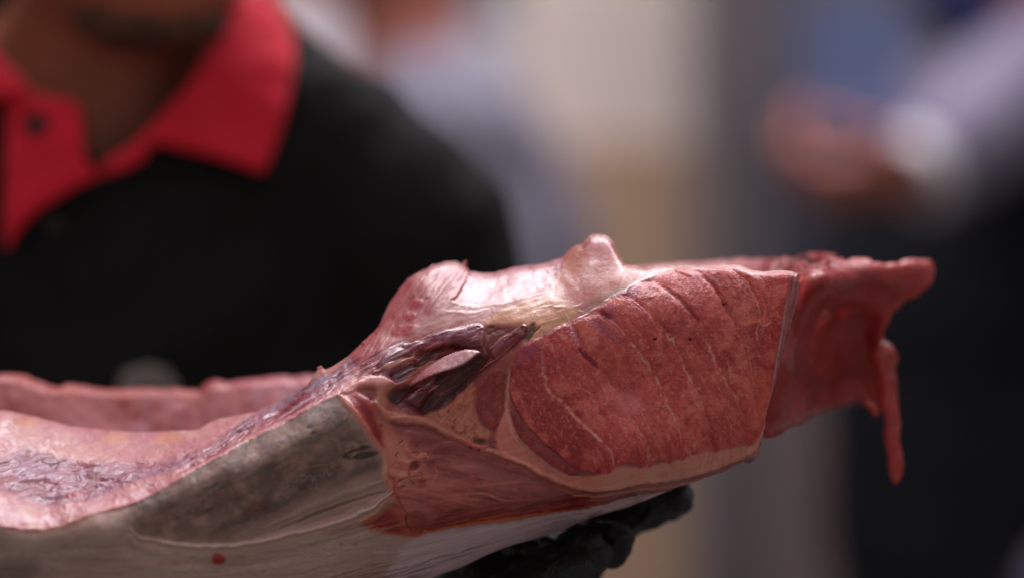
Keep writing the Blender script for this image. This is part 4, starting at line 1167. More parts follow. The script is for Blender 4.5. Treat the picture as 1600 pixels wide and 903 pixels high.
def tube(points, radii, name, mat, parent, col_fn, seg=20, sub=10, lump=0.0, flat=1.0):
    """a smooth tapering solid along a path (world points)"""
    c = smooth_curve(np.column_stack([points, radii]), False, sub)
    P3, R = c[:, :3], c[:, 3]
    T = np.gradient(P3, axis=0); T /= np.linalg.norm(T, axis=1)[:, None]
    ref = np.array([0, 1.0, 0]); U = np.cross(T, ref); U /= np.linalg.norm(U, axis=1)[:, None]; Vv = np.cross(T, U)
    a = np.linspace(0, 2 * np.pi, seg, endpoint=False)
    ring = P3[:, None] + R[:, None, None] * (np.cos(a)[None, :, None] * U[:, None] + np.sin(a)[None, :, None] * Vv[:, None])
    if lump:
        ring = ring + (ring - P3[:, None]) * (fbm3(ring * 90)[..., None] * lump)
    if flat != 1.0:
        ring = P3[:, None] + (ring - P3[:, None]) * np.array([1.0, flat, 1.0])
    n = len(P3)
    idx = np.arange(n * seg).reshape(n, seg)
    q = np.stack([idx[:-1], np.roll(idx, -1, 1)[:-1], np.roll(idx, -1, 1)[1:], idx[1:]], -1).reshape(-1, 4)
    Vt = ring.reshape(-1, 3)
    cc, rr = col_fn(Vt)
    return make_mesh(name, Vt, q, mat, parent, cc, rr)


def vnormals(V, F):
    n = np.zeros_like(V)
    fn_ = np.cross(V[F[:, 2]] - V[F[:, 0]], V[F[:, 3]] - V[F[:, 1]])
    for k in range(4):
        np.add.at(n, F[:, k], fn_)
    return n / (np.linalg.norm(n, axis=1, keepdims=True) + 1e-12)


# ---- far side of the fish: wall on the left, broad flap on the right
FAR_D = [(-70, 600, .150), (0, 600, .150), (0, 760, .120), (200, 620, .155), (200, 760, .120), (400, 610, .160), (400, 760, .120), (600, 600, .160), (600, 740, .110), (800, 500, .160), (800, 700, .11),
         (1000, 430, .150), (1000, 640, .10), (1100, 416, .150), (1180, 410, .130), (1244, 430, .040), (1232, 500, .045), (1215, 580, .045), (1196, 670, .048), (1262, 420, .050), (1270, 396, .110), (1300, 420, .075), (1290, 500, .100), (1260, 600, .105), (1340, 410, .095),
         (1400, 420, .110), (1455, 425, .125), (1330, 560, .135), (1340, 625, .145), (1380, 520, .120), (1296, 635, .125)]
far_f = tps_fit(FAR_D)
FAR = [(-70, 590), (0, 585), (30, 583), (64, 596), (94, 606), (103, 600), (109, 598), (128, 602), (166, 607), (211, 606), (278, 606), (312, 610), (318, 600), (324, 596), (339, 591), (354, 597), (376, 593), (414, 589), (470, 588), (520, 585),
       (620, 560), (720, 500), (820, 450), (950, 424), (1040, 414), (1100, 408), (1150, 404), (1200, 402), (1238, 399), (1270, 393), (1300, 394), (1308, 397), (1316, 403), (1345, 402), (1358, 405), (1371, 411), (1398, 411), (1416, 406), (1440, 408), (1456, 410), (1461, 424),
       (1456, 446), (1433, 464), (1411, 473), (1394, 488), (1387, 508), (1380, 533), (1392, 551), (1398, 575), (1401, 610), (1402, 640), (1396, 656), (1384, 652), (1376, 640), (1368, 646), (1362, 644), (1356, 634), (1340, 628), (1320, 632), (1296, 641), (1247, 664), (1199, 682), (1100, 690), (900, 720), (600, 770), (300, 800), (-70, 800)]
thick = lambda px, py: 0.27 + 1.03 * sstep(1150, 600, px)
fo_ = []
for k_ in range(len(FAR)):
    a_, b_ = np.array(FAR[k_], float), np.array(FAR[(k_ + 1) % len(FAR)], float)
    nn_ = max(1, int(np.hypot(*(b_ - a_)) / 5)) if a_[0] > 1180 or a_[1] < 620 else 1
    for t_ in range(nn_): fo_.append(a_ + (b_ - a_) * t_ / nn_)
FAR = np.array(fo_)
FAR = FAR + np.column_stack([fbm2(FAR[:, 0] / 8.0, FAR[:, 1] / 8.0, 2, 300), fbm2(FAR[:, 0] / 8.0, FAR[:, 1] / 8.0, 2, 301)]) * np.where(FAR[:, :1] > 1180, 4.5, 2.6)
Vf, Ff = sheet(FAR, far_f, 0.011, 0.004, 0.0014, ripple=0.004, rscale=70.0, grow=thick)
Vf = Vf + vnormals(Vf, Ff) * (fbm3(Vf * 70)[:, None] * (0.0006 + 0.0012 * sstep(900, 1200, to_px(Vf)[0]))[:, None])
fx, fy = to_px(Vf)
PF = Painter(fx, fy, (196, 116, 118), G)
A_ = np.arange(fx.size); O_ = np.ones(fx.size, np.float32)
lm = sstep(700, 560, fx).astype(np.float32)
PF.mix(A_, lm * 1.0, (198, 118, 120))
PF.grain(A_, lm, 82, 60, 22, 0.6, 0, (190, 144, 164), 160)  # upright patches of bluish sheen painted on the far wall
PF.mottle(A_, lm, 26, 0.6, 0, (178, 80, 82), 161, 0.04)
PF.mottle(A_, lm, 14, 0.4, 0, (214, 146, 136), 159, 0.15)
PF.stroke([(-60, 592), (30, 588), (64, 600), (94, 610), (128, 606), (211, 611), (300, 611)], 7, (206, 104, 92), 0.75, breakup=0.7)
PF.stroke([(318, 608), (326, 600), (342, 596), (352, 602)], 9, (186, 76, 78), 0.8)
PF.stroke([(366, 600), (414, 594), (480, 592)], 9, (204, 112, 122), 0.8)
for q in ((112, 610, 12), (28, 592, 20), (290, 620, 14), (196, 622, 14)):
    PF.area([(q[0] - q[2], q[1] + 3), (q[0], q[1] - 6), (q[0] + q[2], q[1] + 1), (q[0], q[1] + 9)], (206, 110, 84), 6, 0.6)
rm = sstep(900, 1100, fx).astype(np.float32)
PF.mix(A_, rm, (160, 52, 52))
PF.mottle(A_, rm, 40, 0.7, 0, (172, 74, 68), 162, 0.05)
PF.mottle(A_, rm, 26, 0.6, 0, (132, 40, 42), 163, 0.1)
PF.grain(A_, rm, 70, 60, 9, 0.14, 0, seed=164)
top_far = (sstep(0.085, 0.11, Vf[:, 1]) * sstep(1330, 1290, fx) * sstep(1000, 1050, fx) * sstep(425, 405, fy)).astype(np.float32)
PF.mix(A_, top_far, (192, 120, 122))
PF.stroke([(1240, 424), (1262, 400), (1300, 398), (1316, 406), (1345, 405), (1371, 414), (1398, 414), (1416, 409), (1456, 413)], 8, (190, 72, 68), 0.8, breakup=0.3)
PF.stroke([(1380, 412), (1402, 409), (1440, 408)], 3, (206, 132, 124), 0.75)
PF.stroke([(1366, 530), (1386, 560), (1393, 600), (1394, 650)], 12, (196, 64, 62), 0.85)
PF.stroke([(1456, 424), (1448, 450), (1420, 470), (1396, 486), (1386, 512), (1372, 532), (1352, 540)], 9, (188, 66, 64), 0.8)
PF.stroke([(1262, 424), (1250, 470), (1238, 510), (1226, 545), (1212, 590)], 4, (178, 98, 98), 0.75)
PF.stroke([(1244, 426), (1248, 434), (1242, 440)], 6, (202, 86, 76), 0.75)
PF.stroke([(1200, 672), (1250, 655), (1300, 634), (1345, 622)], 6, (150, 104, 104), 0.65)
PF.stroke([(1270, 620), (1310, 590), (1350, 570)], 8, (120, 46, 46), 0.5)
far_part = make_mesh("far_side", Vf, Ff, M_TISSUE, FISH, np.clip(PF.c * tone_k * (1 + (np.array([1.12, .82, .82]) - 1) * rm[:, None]), 0, .9), np.full(len(Vf), 0.52, np.float32))

# hanging strip at the right end
def strip_col(Vt):
    a, b = to_px(Vt)
    p = Painter(a, b, (188, 70, 66), G)
    k = np.arange(a.size); o1 = np.ones(a.size, np.float32)
    p.mottle(k, o1, 20, 0.7, 0, (160, 48, 50), 170, 0.05)
    p.mottle(k, o1, 14, 0.6, 0, (206, 104, 92), 171, 0.15)
    return np.clip(p.c * tone_k, 0, .9), np.full(a.size, 0.34, np.float32)
strip_px = [(1352, 520, .122, 4), (1366, 536, .118, 13), (1378, 556, .112, 19), (1384, 580, .108, 17), (1387, 610, .104, 15), (1390, 645, .100, 13.5), (1394, 680, .098, 12), (1398, 710, .097, 11.5), (1400, 732, .097, 10.5), (1399, 748, .097, 7), (1397, 756, .097, 1)]
strip = tube(np.array([W(a, b, c) for a, b, c, r in strip_px]), np.array([r * S * 1.05 for *_, r in strip_px]), "hanging_strip", M_MUSCLE, far_part, strip_col, lump=0.7, flat=0.55)
shred_px = [(1352, 628, .094, 5), (1362, 636, .093, 7), (1368, 646, .093, 5), (1370, 652, .093, 1)]
tube(np.array([W(a, b, c) for a, b, c, r in shred_px]), np.array([r * S for *_, r in shred_px]), "hanging_shred", M_MUSCLE, far_part, strip_col, lump=0.4)

# floor of the gill cavity joining the two sides
floor_px = np.linspace(-60, 1150, 60)
fl = []
for a in floor_px:
    near = np.interp(a, [-60, 300, 700, 1150], [.01, .012, .02, .03])
    far_y = np.interp(a, [-60, 600, 1000, 1150], [.125, .115, .10, .05])
    zpx = np.interp(a, [-60, 300, 600, 900, 1150], [790, 780, 760, 715, 660])
    for t in np.linspace(0, 1, 14):
        fl.append(W(a, zpx + 26 * math.sin(t * math.pi) + 6 * math.sin(a / 30 + t * 9), near + (far_y - near) * t))
fl = np.array(fl); ff = np.arange(60 * 14).reshape(60, 14)
low = fl + np.array([0, 0, -0.010])
Vc = np.vstack([fl, low]); n1 = len(fl)
qt = np.stack([ff[:-1, :-1], ff[1:, :-1], ff[1:, 1:], ff[:-1, 1:]], -1).reshape(-1, 4)
ql_ = qt[:, ::-1] + n1
ax_, ay_ = to_px(Vc)
Pc = Painter(ax_, ay_, (176, 92, 94), G)
make_mesh("cavity_floor", Vc, np.vstack([qt, ql_]), M_TISSUE, FISH, Pc.c, Pc.r)

# silvery flap standing off the wound
FLAP = [(641, 601), (650, 590), (660, 580), (673, 570), (692, 557), (711, 549), (729, 545), (744, 546), (753, 549.5), (746, 553), (735, 561), (722, 570), (703, 577), (680, 584), (662, 592), (650, 599)]
flap_f = tps_fit([(641, 601, .004), (673, 572, .004), (711, 550, .003), (752, 550, -.007), (722, 570, -.008), (680, 584, -.006), (655, 597, -.002), (735, 555, -.006)])
V2, F2 = sheet(FLAP, flap_f, 0.0011, 0.0016, 0.00055, ripple=0.0008, rscale=18)
a2, b2 = to_px(V2)
Pp = Painter(a2, b2, (206, 146, 150), G, 1.0)
k2 = np.arange(a2.size); o2 = np.ones(a2.size, np.float32)
Pp.grain(k2, o2, 26, 24, 3, 0.14, 0, seed=180)
Pp.mottle(k2, o2, 9, 0.5, 0, (218, 170, 172), 181, 0.0)
Pp.area([(641, 603), (655, 585), (672, 572), (690, 575), (675, 586), (655, 597)], (188, 96, 104), 6, 0.7)
Pp.stroke([(752, 550), (735, 562), (722, 571), (703, 578), (680, 585)], 1.6, (224, 172, 160), 0.8)
make_mesh("silvery_flap", V2, F2, M_FAT, FISH, Pp.c, np.full(a2.size, 0.3, np.float32))

# tiny upright shreds on the top edge
for q, r in (([(724, 413, .058), (727, 410, .058), (729, 406, .058)], [3.0, 1.8, 0.4]), ([(911, 387, .045), (914, 381, .045), (919, 380, .044)], [0.9, 0.7, 0.5]), ([(498, 576, .034), (501, 573, .034), (503, 571, .034)], [3.5, 2.0, 0.5]),
             ([(566, 537, .034), (568, 534, .033), (570, 533, .033)], [2.2, 1.4, 0.4])):
    def cf(Vt):
        return np.tile(lin((212, 140, 134), G), (len(Vt), 1)), np.full(len(Vt), 0.3, np.float32)
    tube(np.array([W(*p) for p in q]), np.array(r) * S, "shred", M_FAT, FISH, cf, seg=8, sub=4)


# ------------------------------------------------------------------ people as continuous surfaces
def cone(P, a, b, ra, rb):
    a = np.asarray(a, float); b = np.asarray(b, float)
    ab = b - a
    t = np.clip(((P - a) @ ab) / (ab @ ab + 1e-12), 0, 1)
    return np.linalg.norm(P - a - t[..., None] * ab, axis=-1) - (ra + (rb - ra) * t)


def ell(P, c, r):
    q = (P - np.asarray(c, float)) / np.asarray(r, float)
    k = np.linalg.norm(q, axis=-1)
    return (k - 1) * min(r)


def smin(a, b, k):
    h = np.clip(0.5 + 0.5 * (b - a) / k, 0, 1)
    return b * (1 - h) + a * h - k * h * (1 - h)


def union(P, prims, k=0.03, grow=0.0):
    f = None
    for pr in prims:
        d = cone(P, *pr[1:5]) if pr[0] == 'c' else ell(P, *pr[1:3])
        kk = pr[5] if pr[0] == 'c' and len(pr) > 5 else (pr[3] if pr[0] == 'e' and len(pr) > 3 else k)
        f = d if f is None else smin(f, d, kk)
    return f - grow


def bounds(prims, pad):
    lo = np.full(3, 1e9); hi = np.full(3, -1e9)
    for pr in prims:
        if pr[0] == 'c':
            for p, r in ((pr[1], pr[3]), (pr[2], pr[4])):
                lo = np.minimum(lo, np.asarray(p) - r); hi = np.maximum(hi, np.asarray(p) + r)
        else:
            lo = np.minimum(lo, np.asarray(pr[1]) - pr[2]); hi = np.maximum(hi, np.asarray(pr[1]) + pr[2])
    return lo - pad, hi + pad


FLOOR_Z = -1.33
CLOTH_B = [(30, 4, 0.5, 0.02, (1, 1, 0.5)), (1600, 2, 0.25, 0.0004, (1, 1, 1))]
M_BODY = plain_material("brown_human_skin", lin((170, 98, 72)), 0.5, [(300, 4, 0.25, 0.0008, (1, 1, 1))], 0.4, 0.12, 30)
M_BODY2 = plain_material("human_skin", lin((196, 118, 100)), 0.5, [(300, 4, 0.25, 0.0008, (1, 1, 1))], 0.4, 0.12, 30)
M_LIP = plain_material("lips", lin((140, 76, 66)), 0.4, None, 0.4, 0.1, 60)
M_EYE = plain_material("dark_eye", lin((58, 46, 40)), 0.2, None, 0.5, 0.03, 60)
M_HAIR = plain_material("black_hair", lin((30, 24, 22)), 0.5, [(500, 3, 0.8, 0.003, (1, 1, 0.15))], 0.4, 0.3, 60)
M_BLACKCLOTH = plain_material("black_jersey", lin((31, 30, 30)), 0.85, CLOTH_B, 0.15, 0.12, 8, 0.0)
M_RED = plain_material("red_collar_cloth", lin((236, 40, 62)), 0.8, [(40, 3, 0.3, 0.006, (1, 1, 1)), (1800, 2, 0.3, 0.0004, (1, 1, 1))], 0.2, 0.06, 12, 0.1)
M_BUTTON = plain_material("dark_button", lin((34, 22, 24)), 0.35, None, 0.5, 0.1, 80)
M_GLOVE = plain_material("black_nitrile", lin((25, 25, 27)), 0.55, [(60, 4, 0.8, 0.010, (1, 1, 1)), (260, 3, 0.5, 0.002, (1, 1, 1))], 0.45, 0.15, 40)
M_EMBLEM = plain_material("grey_embroidery", lin((146, 138, 132)), 0.8, [(900, 2, 0.8, 0.001, (1, 0.2, 0.2))], 0.2, 0.3, 160)
M_BLUESHIRT = plain_material("blue_grey_shirt", lin((126, 122, 136)), 0.85, CLOTH_B, 0.2, 0.1, 9)
M_WHITESHIRT = plain_material("white_shirt", lin((208, 206, 214)), 0.85, CLOTH_B, 0.2, 0.06, 9)
M_LAVSHIRT = plain_material("lavender_shirt", lin((140, 130, 152)), 0.85, CLOTH_B, 0.2, 0.08, 9)
M_TROUSER = plain_material("black_trousers", lin((26, 26, 32)), 0.85, CLOTH_B, 0.2, 0.1, 9)
M_NAVY = plain_material("navy_strap", lin((44, 46, 84)), 0.8, CLOTH_B, 0.2, 0.1, 12)


def face_field(P, f, chin, ax, up, fw, s=1.0):
    """adds a head with a face to field f. chin = chin tip, ax/up/fw = right, up, forward unit vectors"""
    c = np.asarray(chin, float)
    at = lambda r, u_, w_: c + (r * ax + u_ * up + w_ * fw) * s
    R = np.stack([ax, up, fw], 1)
    L = (P - c) @ R / s                                     # local coordinates: right, up, forward
    e = lambda cc, rr: (np.linalg.norm((L - np.array(cc)) / np.array(rr), axis=-1) - 1) * min(rr)
    h = e((0, .135, -.088), (.076, .098, .100))            # skull
    h = smin(h, e((0, .075, -.058), (.062, .078, .068)), .03)   # face block
    h = smin(h, e((0, .018, -.024), (.030, .022, .026)), .028)  # chin
    h = smin(h, e((.042, .045, -.075), (.020, .030, .035)), .03)
    h = smin(h, e((-.042, .045, -.075), (.020, .030, .035)), .03)
    h = smin(h, e((0, .088, .004), (.011, .024, .014)), .012)   # nose
    h = smin(h, e((0, .078, .014), (.010, .009, .010)), .010)
    h = smin(h, e((.011, .074, .004), (.008, .007, .009)), .008)
    h = smin(h, e((-.011, .074, .004), (.008, .007, .009)), .008)
    h = smin(h, e((0, .130, -.006), (.046, .008, .012)), .018)  # brow
    for sx in (-1, 1):
        h = -smin(-h, e((sx * .032, .112, .006), (.017, .010, .016)), .012)   # eye sockets
        h = smin(h, e((sx * .032, .112, -.012), (.0125, .0125, .0125)), .004)
        h = smin(h, e((sx * .040, .085, -.014), (.018, .016, .014)), .02)     # cheekbones
        h = smin(h, e((sx * .079, .108, -.088), (.007, .031, .018)), .008)    # ears
    h = smin(h, e((0, .051, -.001), (.023, .0055, .008)), .006)  # upper lip
    h = smin(h, e((0, .040, -.001), (.021, .0065, .009)), .006)  # lower lip
    h = -smin(-h, e((0, .0457, .008), (.022, .0016, .006)), .003)
    h = h * s
    return h if f is None else smin(f, h, 0.02)


def hand_prims(wrist, d, n, side, L=0.19, curl=0.5, spread=0.12, r=0.0092, drop=None):
    """palm + five fingers: d = finger direction, n = direction the palm faces, side = towards the thumb"""
    wrist = np.asarray(wrist, float)
    d = np.asarray(d, float) / np.linalg.norm(d); n = np.asarray(n, float); n = n - d * (n @ d); n /= np.linalg.norm(n)
    side = np.asarray(side, float); side = side - d * (side @ d) - n * (side @ n); side /= np.linalg.norm(side)
    pr = []
    pl = L * 0.52
    for k, o in enumerate((0.030, 0.010, -0.010, -0.028)):
        kn = wrist + d * (pl - abs(o - 0.008) * 0.25) + side * o
        pr.append(('c', wrist + side * o * 0.55, kn, 0.016, 0.0125, 0.014))
        fl = L * (0.40, 0.45, 0.42, 0.33)[k]
        dirn = d + side * (spread * (o / 0.03))
        dirn /= np.linalg.norm(dirn)
        cu = curl if np.isscalar(curl) else curl[k]
        p0 = kn; ang = 0.25 * cu
        for j, fr in enumerate((0.45, 0.30, 0.25)):
            ang += cu * (0.55, 0.75, 0.5)[j]
            v_ = dirn * math.cos(ang) + n * math.sin(ang)
            p1 = p0 + v_ * fl * fr
            rr = r * (1.0, .94, .86, .76)[j], r * (1.0, .94, .86, .76)[j + 1]
            pr.append(('c', p0, p1, rr[0], rr[1], 0.0035))
            p0 = p1
    t0 = wrist + d * pl * 0.25 + side * 0.024
    t1 = t0 + (d * 0.55 + side * 0.75 + n * 0.25) * 0.045
    t2 = t1 + (d * 0.85 + side * 0.35 + n * 0.35) * 0.034
    t3 = t2 + (d * 0.95 + side * 0.05 + n * 0.40) * 0.026
    pr += [('c', t0, t1, 0.016, 0.0115, 0.012), ('c', t1, t2, 0.0115, 0.0098, 0.004), ('c', t2, t3, 0.0098, 0.0082, 0.004)]
    return pr


def build(name, fn, lo, hi, h, mat, parent=None):
    Vv, Fv = surface_nets(fn, lo, hi, h)
    return make_mesh(name, Vv, Fv, mat, parent)


# ---- the man holding the fish
def w1(px, py, y): return np.array(W(px, py, y), float)

neckb = w1(128, 170, .470)
chin = w1(246, 56, .355)
fw = np.array([0.22, -0.95, -0.20]); fw /= np.linalg.norm(fw)
axr = np.cross(np.array([0, 0, 1.0]), fw); axr = -axr / np.linalg.norm(axr)
# right-hand axis of the face: image right
if axr[0] < 0: axr = -axr
upv = np.cross(fw, axr); upv = upv if upv[2] > 0 else -upv
head_c = chin + upv * .12 - fw * .085
sh_r = w1(660, 400, .460); sh_l = w1(-410, 400, .460)
el_r = w1(715, 800, .460); el_l = w1(-560, 780, .44)
wr_r = w1(770, 935, .160); wr_l = w1(-330, 960, .060)
chest = w1(115, 500, .500); belly = w1(115, 850, .500)
pel = np.array([chest[0], .50, -0.42])
torso = [('e', chest, (.175, .118, .20)), ('c', w1(60, 230, .50), w1(180, 230, .50), .085, .085, .06), ('e', belly, (.165, .125, .22), .06),
         ('c', w1(385, 160, .50), w1(622, 322, .47), .038, .046, .05), ('c', w1(-150, 160, .50), w1(-370, 325, .47), .038, .046, .05)]
arm_r = [('c', sh_r, el_r, .050, .046, .03)]
arm_l = [('c', sh_l, el_l, .050, .046, .03)]
fore = [('c', el_r, wr_r, .044, .030, .02), ('c', el_l, wr_l, .044, .030, .02)]
neck = [('c', neckb + np.array([0, .02, -.05]), head_c + np.array([-.012, .035, -.05]), .064, .056, .03)]
hips = [('c', pel + np.array([-.08, 0, 0]), pel + np.array([.08, 0, 0]), .125, .125, .05)]
legs = []
for sx in (-1, 1):
    hj = pel + np.array([sx * .09, 0, -.04]); kn = np.array([hj[0] + sx * .01, .50, FLOOR_Z + .48]); an = np.array([hj[0] + sx * .02, .52, FLOOR_Z + .07])
    legs += [('c', hj, kn, .085, .058, .03), ('c', kn, an, .058, .040, .02), ('c', an, an + np.array([0, -.15, -.035]), .040, .032, .02)]
hand_dir = w1(1040, 800, .09) - wr_r
glove_r = [('c', wr_r, wr_r + hand_dir / np.linalg.norm(hand_dir) * .05, .034, .030, .02)]
MAN = empty("person", (chest[0], .50, FLOOR_Z), "man in black polo shirt with red collar holding up the fish", "person")
man_prims = [(p[0], p[1], tuple(x * .84 for x in p[2])) + tuple(p[3:]) if p[0] == 'e' else (p[0], p[1], p[2], p[3] * .75, p[4] * .75) + tuple(p[5:]) for p in torso] + arm_r + arm_l + fore + neck + hips + legs
blo, bhi = bounds(man_prims, .03); bhi[2] = head_c[2] + .16


def man_field(P):
    f = union(P, man_prims, .03)
    return face_field(P, f, chin, axr, upv, fw)


body = build("body", man_field, blo, bhi, .0095, M_BODY, MAN)
# finer head and neck? the same surface is enough: it is far out of focus


def man_hair(P):
    c = head_c + upv * .03 - fw * .010
    L_ = (P - c) @ np.stack([axr, upv, fw], 1)
    d = (np.linalg.norm((L_ - np.array([0, .0, -.004])) / np.array([.084, .100, .106]), axis=-1) - 1) * .084
    cut = np.maximum(L_[..., 2] - .055, -(L_[..., 1] + .035 - np.clip(L_[..., 2], 0, .1) * 1.2))
    return np.maximum(d, cut) + fbm3(P * 60) * .004


build("hair", man_hair, head_c - .16, head_c + .17, .006, M_HAIR, body)
for sx in (-1, 1):
    ec = chin + axr * (sx * .032) + upv * .112 - fw * .010
    build("eye", lambda P, ec=ec: np.linalg.norm(P - ec, axis=-1) - .0118, ec - .02, ec + .02, .003, M_EYE, body)

def chin_band(P):  # thin brown band under the chin
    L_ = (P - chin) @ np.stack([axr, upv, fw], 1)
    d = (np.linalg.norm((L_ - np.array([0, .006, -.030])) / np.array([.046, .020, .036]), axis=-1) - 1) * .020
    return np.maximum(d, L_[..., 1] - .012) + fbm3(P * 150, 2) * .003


build("under_chin_band", chin_band, chin - .075, chin + .075, .003, plain_material("chin_band_brown", lin((92, 62, 50)), 0.7, [(700, 2, 0.6, 0.001, (1, 1, 1))], 0.2, 0.3, 90), body)

shirt_prims = torso + hips + [('c', sh_r, sh_r + (el_r - sh_r) * .72, .052, .056, .03), ('c', sh_l, sh_l + (el_l - sh_l) * .72, .052, .056, .03)]
OPEN = np.array([(121, 160), (131, 190), (137, 262), (205, 232), (246, 190), (287, 142), (330, 80), (372, 0), (390, -120), (-160, -120), (-90, 60), (-20, 120), (60, 158)], float)


def shirt_solid(P):
    f = union(P, shirt_prims, .035, .010)
    q = P * np.array([1, 1, .45])
    u_ = P[..., 0] * .8 + P[..., 2] * .6; v_ = -P[..., 0] * .6 + P[..., 2] * .8
    folds = fbm3(q * 11 + 3.1, 3) * .012 + fbm3(np.stack([u_ * 5, P[..., 1] * 6, v_ * 22], -1), 2) * .012
    # soft folds fanning from the armpit
    return f + folds


opw = W(OPEN[:, 0], OPEN[:, 1], .41)[:, [0, 2]]


def shirt_fn(P):
    f = shirt_solid(P)
    d = poly_sd(P[:, 0, :, 0], P[:, 0, :, 2], opw)[:, None, :]
    cut = np.maximum(-d, P[..., 1] - .50)                 # negative inside the neck opening
    return np.maximum(f, -cut)


slo, shi = bounds(shirt_prims, .04)
shirt = build("polo_shirt", shirt_fn, slo, shi, .0075, M_BLACKCLOTH, MAN)
trou = build("trousers", lambda P: union(P, hips + legs, .03, .010) if True else 0, *[b for b in (bounds(hips + legs, .03)[0], np.array([bounds(hips + legs, .03)[1][0], bounds(hips + legs, .03)[1][1], pel[2] + .08]))], .014, M_TROUSER, MAN)

# chest depth, so that collar and placket lie on the cloth
cx = np.arange(-300, 760, 12.0); cy = np.arange(-140, 760, 12.0)
yy = np.arange(.28, .60, .004)
A3, B3, C3 = np.meshgrid(cx, cy, yy, indexing='ij')
F3 = np.minimum(shirt_solid(W(A3, B3, C3)), union(W(A3, B3, C3), neck + torso, .05, .008))
hit = F3 < 0
HY = np.where(hit.any(-1), yy[np.argmax(hit, -1)], .50)
for _ in range(3):
    HY = (HY + np.roll(HY, 1, 0) + np.roll(HY, -1, 0) + np.roll(HY, 1, 1) + np.roll(HY, -1, 1)) / 5


def chest_y(px, py):
    a = np.clip((np.asarray(px, float) - cx[0]) / 12, 0, len(cx) - 1.001); b = np.clip((np.asarray(py, float) - cy[0]) / 12, 0, len(cy) - 1.001)
    i0 = a.astype(int); j0 = b.astype(int); fa = a - i0; fb = b - j0
    return (HY[i0, j0] * (1 - fa) + HY[i0 + 1, j0] * fa) * (1 - fb) + (HY[i0, j0 + 1] * (1 - fa) + HY[i0 + 1, j0 + 1] * fa) * fb


def cloth_piece(name, outline, off, half, mat, parent, h=.0026, yfn=None, smooth=True):
    o = smooth_curve(outline, True, 3) if smooth else np.array(outline, float)
    Vv, Fv = sheet(o, yfn or (lambda a, b: chest_y(a, b) - off), half, half * 1.1, h, ripple=.003, rscale=90)
    return make_mesh(name, Vv, Fv, mat, parent)


collar = cloth_piece("collar", [(425, -20), (448, 26), (464, 58), (463, 100), (448, 178), (427, 241), (411, 275), (390, 265), (333, 247), (272, 233), (238, 226), (226, 250), (205, 262), (170, 276), (150, 262), (205, 225), (246, 184), (287, 138), (328, 72), (354, 31), (372, -20)], .012, .0032, M_RED, shirt, smooth=False)
cloth_piece("collar", [(-60, -40), (-30, 40), (0, 88), (36, 123), (52, 144), (30, 152), (0, 155), (-60, 170), (-150, 190), (-190, 60), (-150, -40)], .014, .0032, M_RED, shirt, smooth=False)
cloth_piece("placket", [(10, 150), (60, 146), (122, 158), (131, 190), (136, 256), (160, 270), (205, 260), (224, 252), (180, 268), (123, 292), (62, 328), (31, 359), (10, 398), (4, 380), (6, 260)], .007, .0028, M_RED, shirt, smooth=False)
for q, rad in (((56, 195), 17), ((84, 352), 12)):
    pc = w1(q[0], q[1], float(chest_y(*q)) - .012)
    rr_ = rad * S * 1.25
    def bt(P, pc=pc, rr_=rr_):
        r2 = np.hypot(P[..., 0] - pc[0], P[..., 2] - pc[2])
        d = np.maximum(r2 - rr_, np.abs(P[..., 1] - pc[1]) - .0016)
        holes = np.minimum(*[np.hypot(np.abs(P[..., 0] - pc[0]) - .0014, np.abs(P[..., 2] - pc[2]) - .0014) - .0007] * 2)
        return np.maximum(d, -holes)
    build("button", bt, pc - np.array([rr_ + .002, .004, rr_ + .002]), pc + np.array([rr_ + .002, .004, rr_ + .002]), .0007, M_BUTTON, shirt)
cloth_piece("emblem", [(183, 606), (190, 581), (214, 572), (236, 567), (262, 575), (281, 604), (276, 640), (236, 662), (192, 645)], .006, .0018, M_EMBLEM, shirt, h=.0016, smooth=False)

# ---- gloved hand under the fish, the other glove under the left end
def finger(pts, r):
    out = []
    for k in range(len(pts) - 1):
        out.append(('c', w1(*pts[k]), w1(*pts[k + 1]), r[k], r[k + 1], .004))
    return out

gl = [('c', wr_r, w1(815, 905, .110), .033, .030, .02), ('c', w1(800, 893, .125), w1(875, 870, .110), .026, .020, .02), ('c', w1(800, 930, .085), w1(870, 902, .075), .024, .018, .02), ('c', w1(810, 945, .06), w1(862, 925, .05), .020, .016, .02)]
gl += finger([(880, 862, .110), (945, 824, .100), (1008, 794, .092), (1052, 774, .088)], [.0132, .0122, .0112, .0096])
gl += finger([(868, 886, .085), (912, 862, .072), (942, 850, .066), (958, 838, .062)], [.0124, .0114, .0104, .0092])
gl += finger([(860, 908, .068), (895, 886, .052), (916, 876, .046), (924, 864, .044)], [.0118, .0108, .0100, .0088])
gl += finger([(855, 932, .050), (880, 912, .036), (894, 902, .032), (900, 888, .032)], [.0110, .0100, .0093, .0081])
gl += finger([(810, 880, .135), (850, 838, .150), (900, 812, .150), (930, 800, .146)], [.0170, .0135, .0120, .0100])
glo, ghi = bounds(gl, .012)


def glove_fn(P):
    f = union(P, gl, .01)
    wr = fbm3(P * np.array([55, 55, 70]) + 2.0, 3)
    return f + wr * .0055 + np.abs(noise3(P * np.array([130, 130, 70]))) * .006 + np.abs(noise3(P * np.array([260, 200, 260]) + 5)) * .003 - .002


build("glove", glove_fn, glo, ghi, .0016, M_GLOVE, MAN)
hand_l = hand_prims(wr_l, w1(40, 955, .0) - wr_l, (0, 0.1, 1), (0, -1, 0), L=.20, curl=.35)
hl, hh = bounds(hand_l, .012)
build("glove", lambda P: union(P, hand_l, .01) + fbm3(P * 55 + 9, 3) * .004 - .001, hl, hh, .0026, M_GLOVE, MAN)


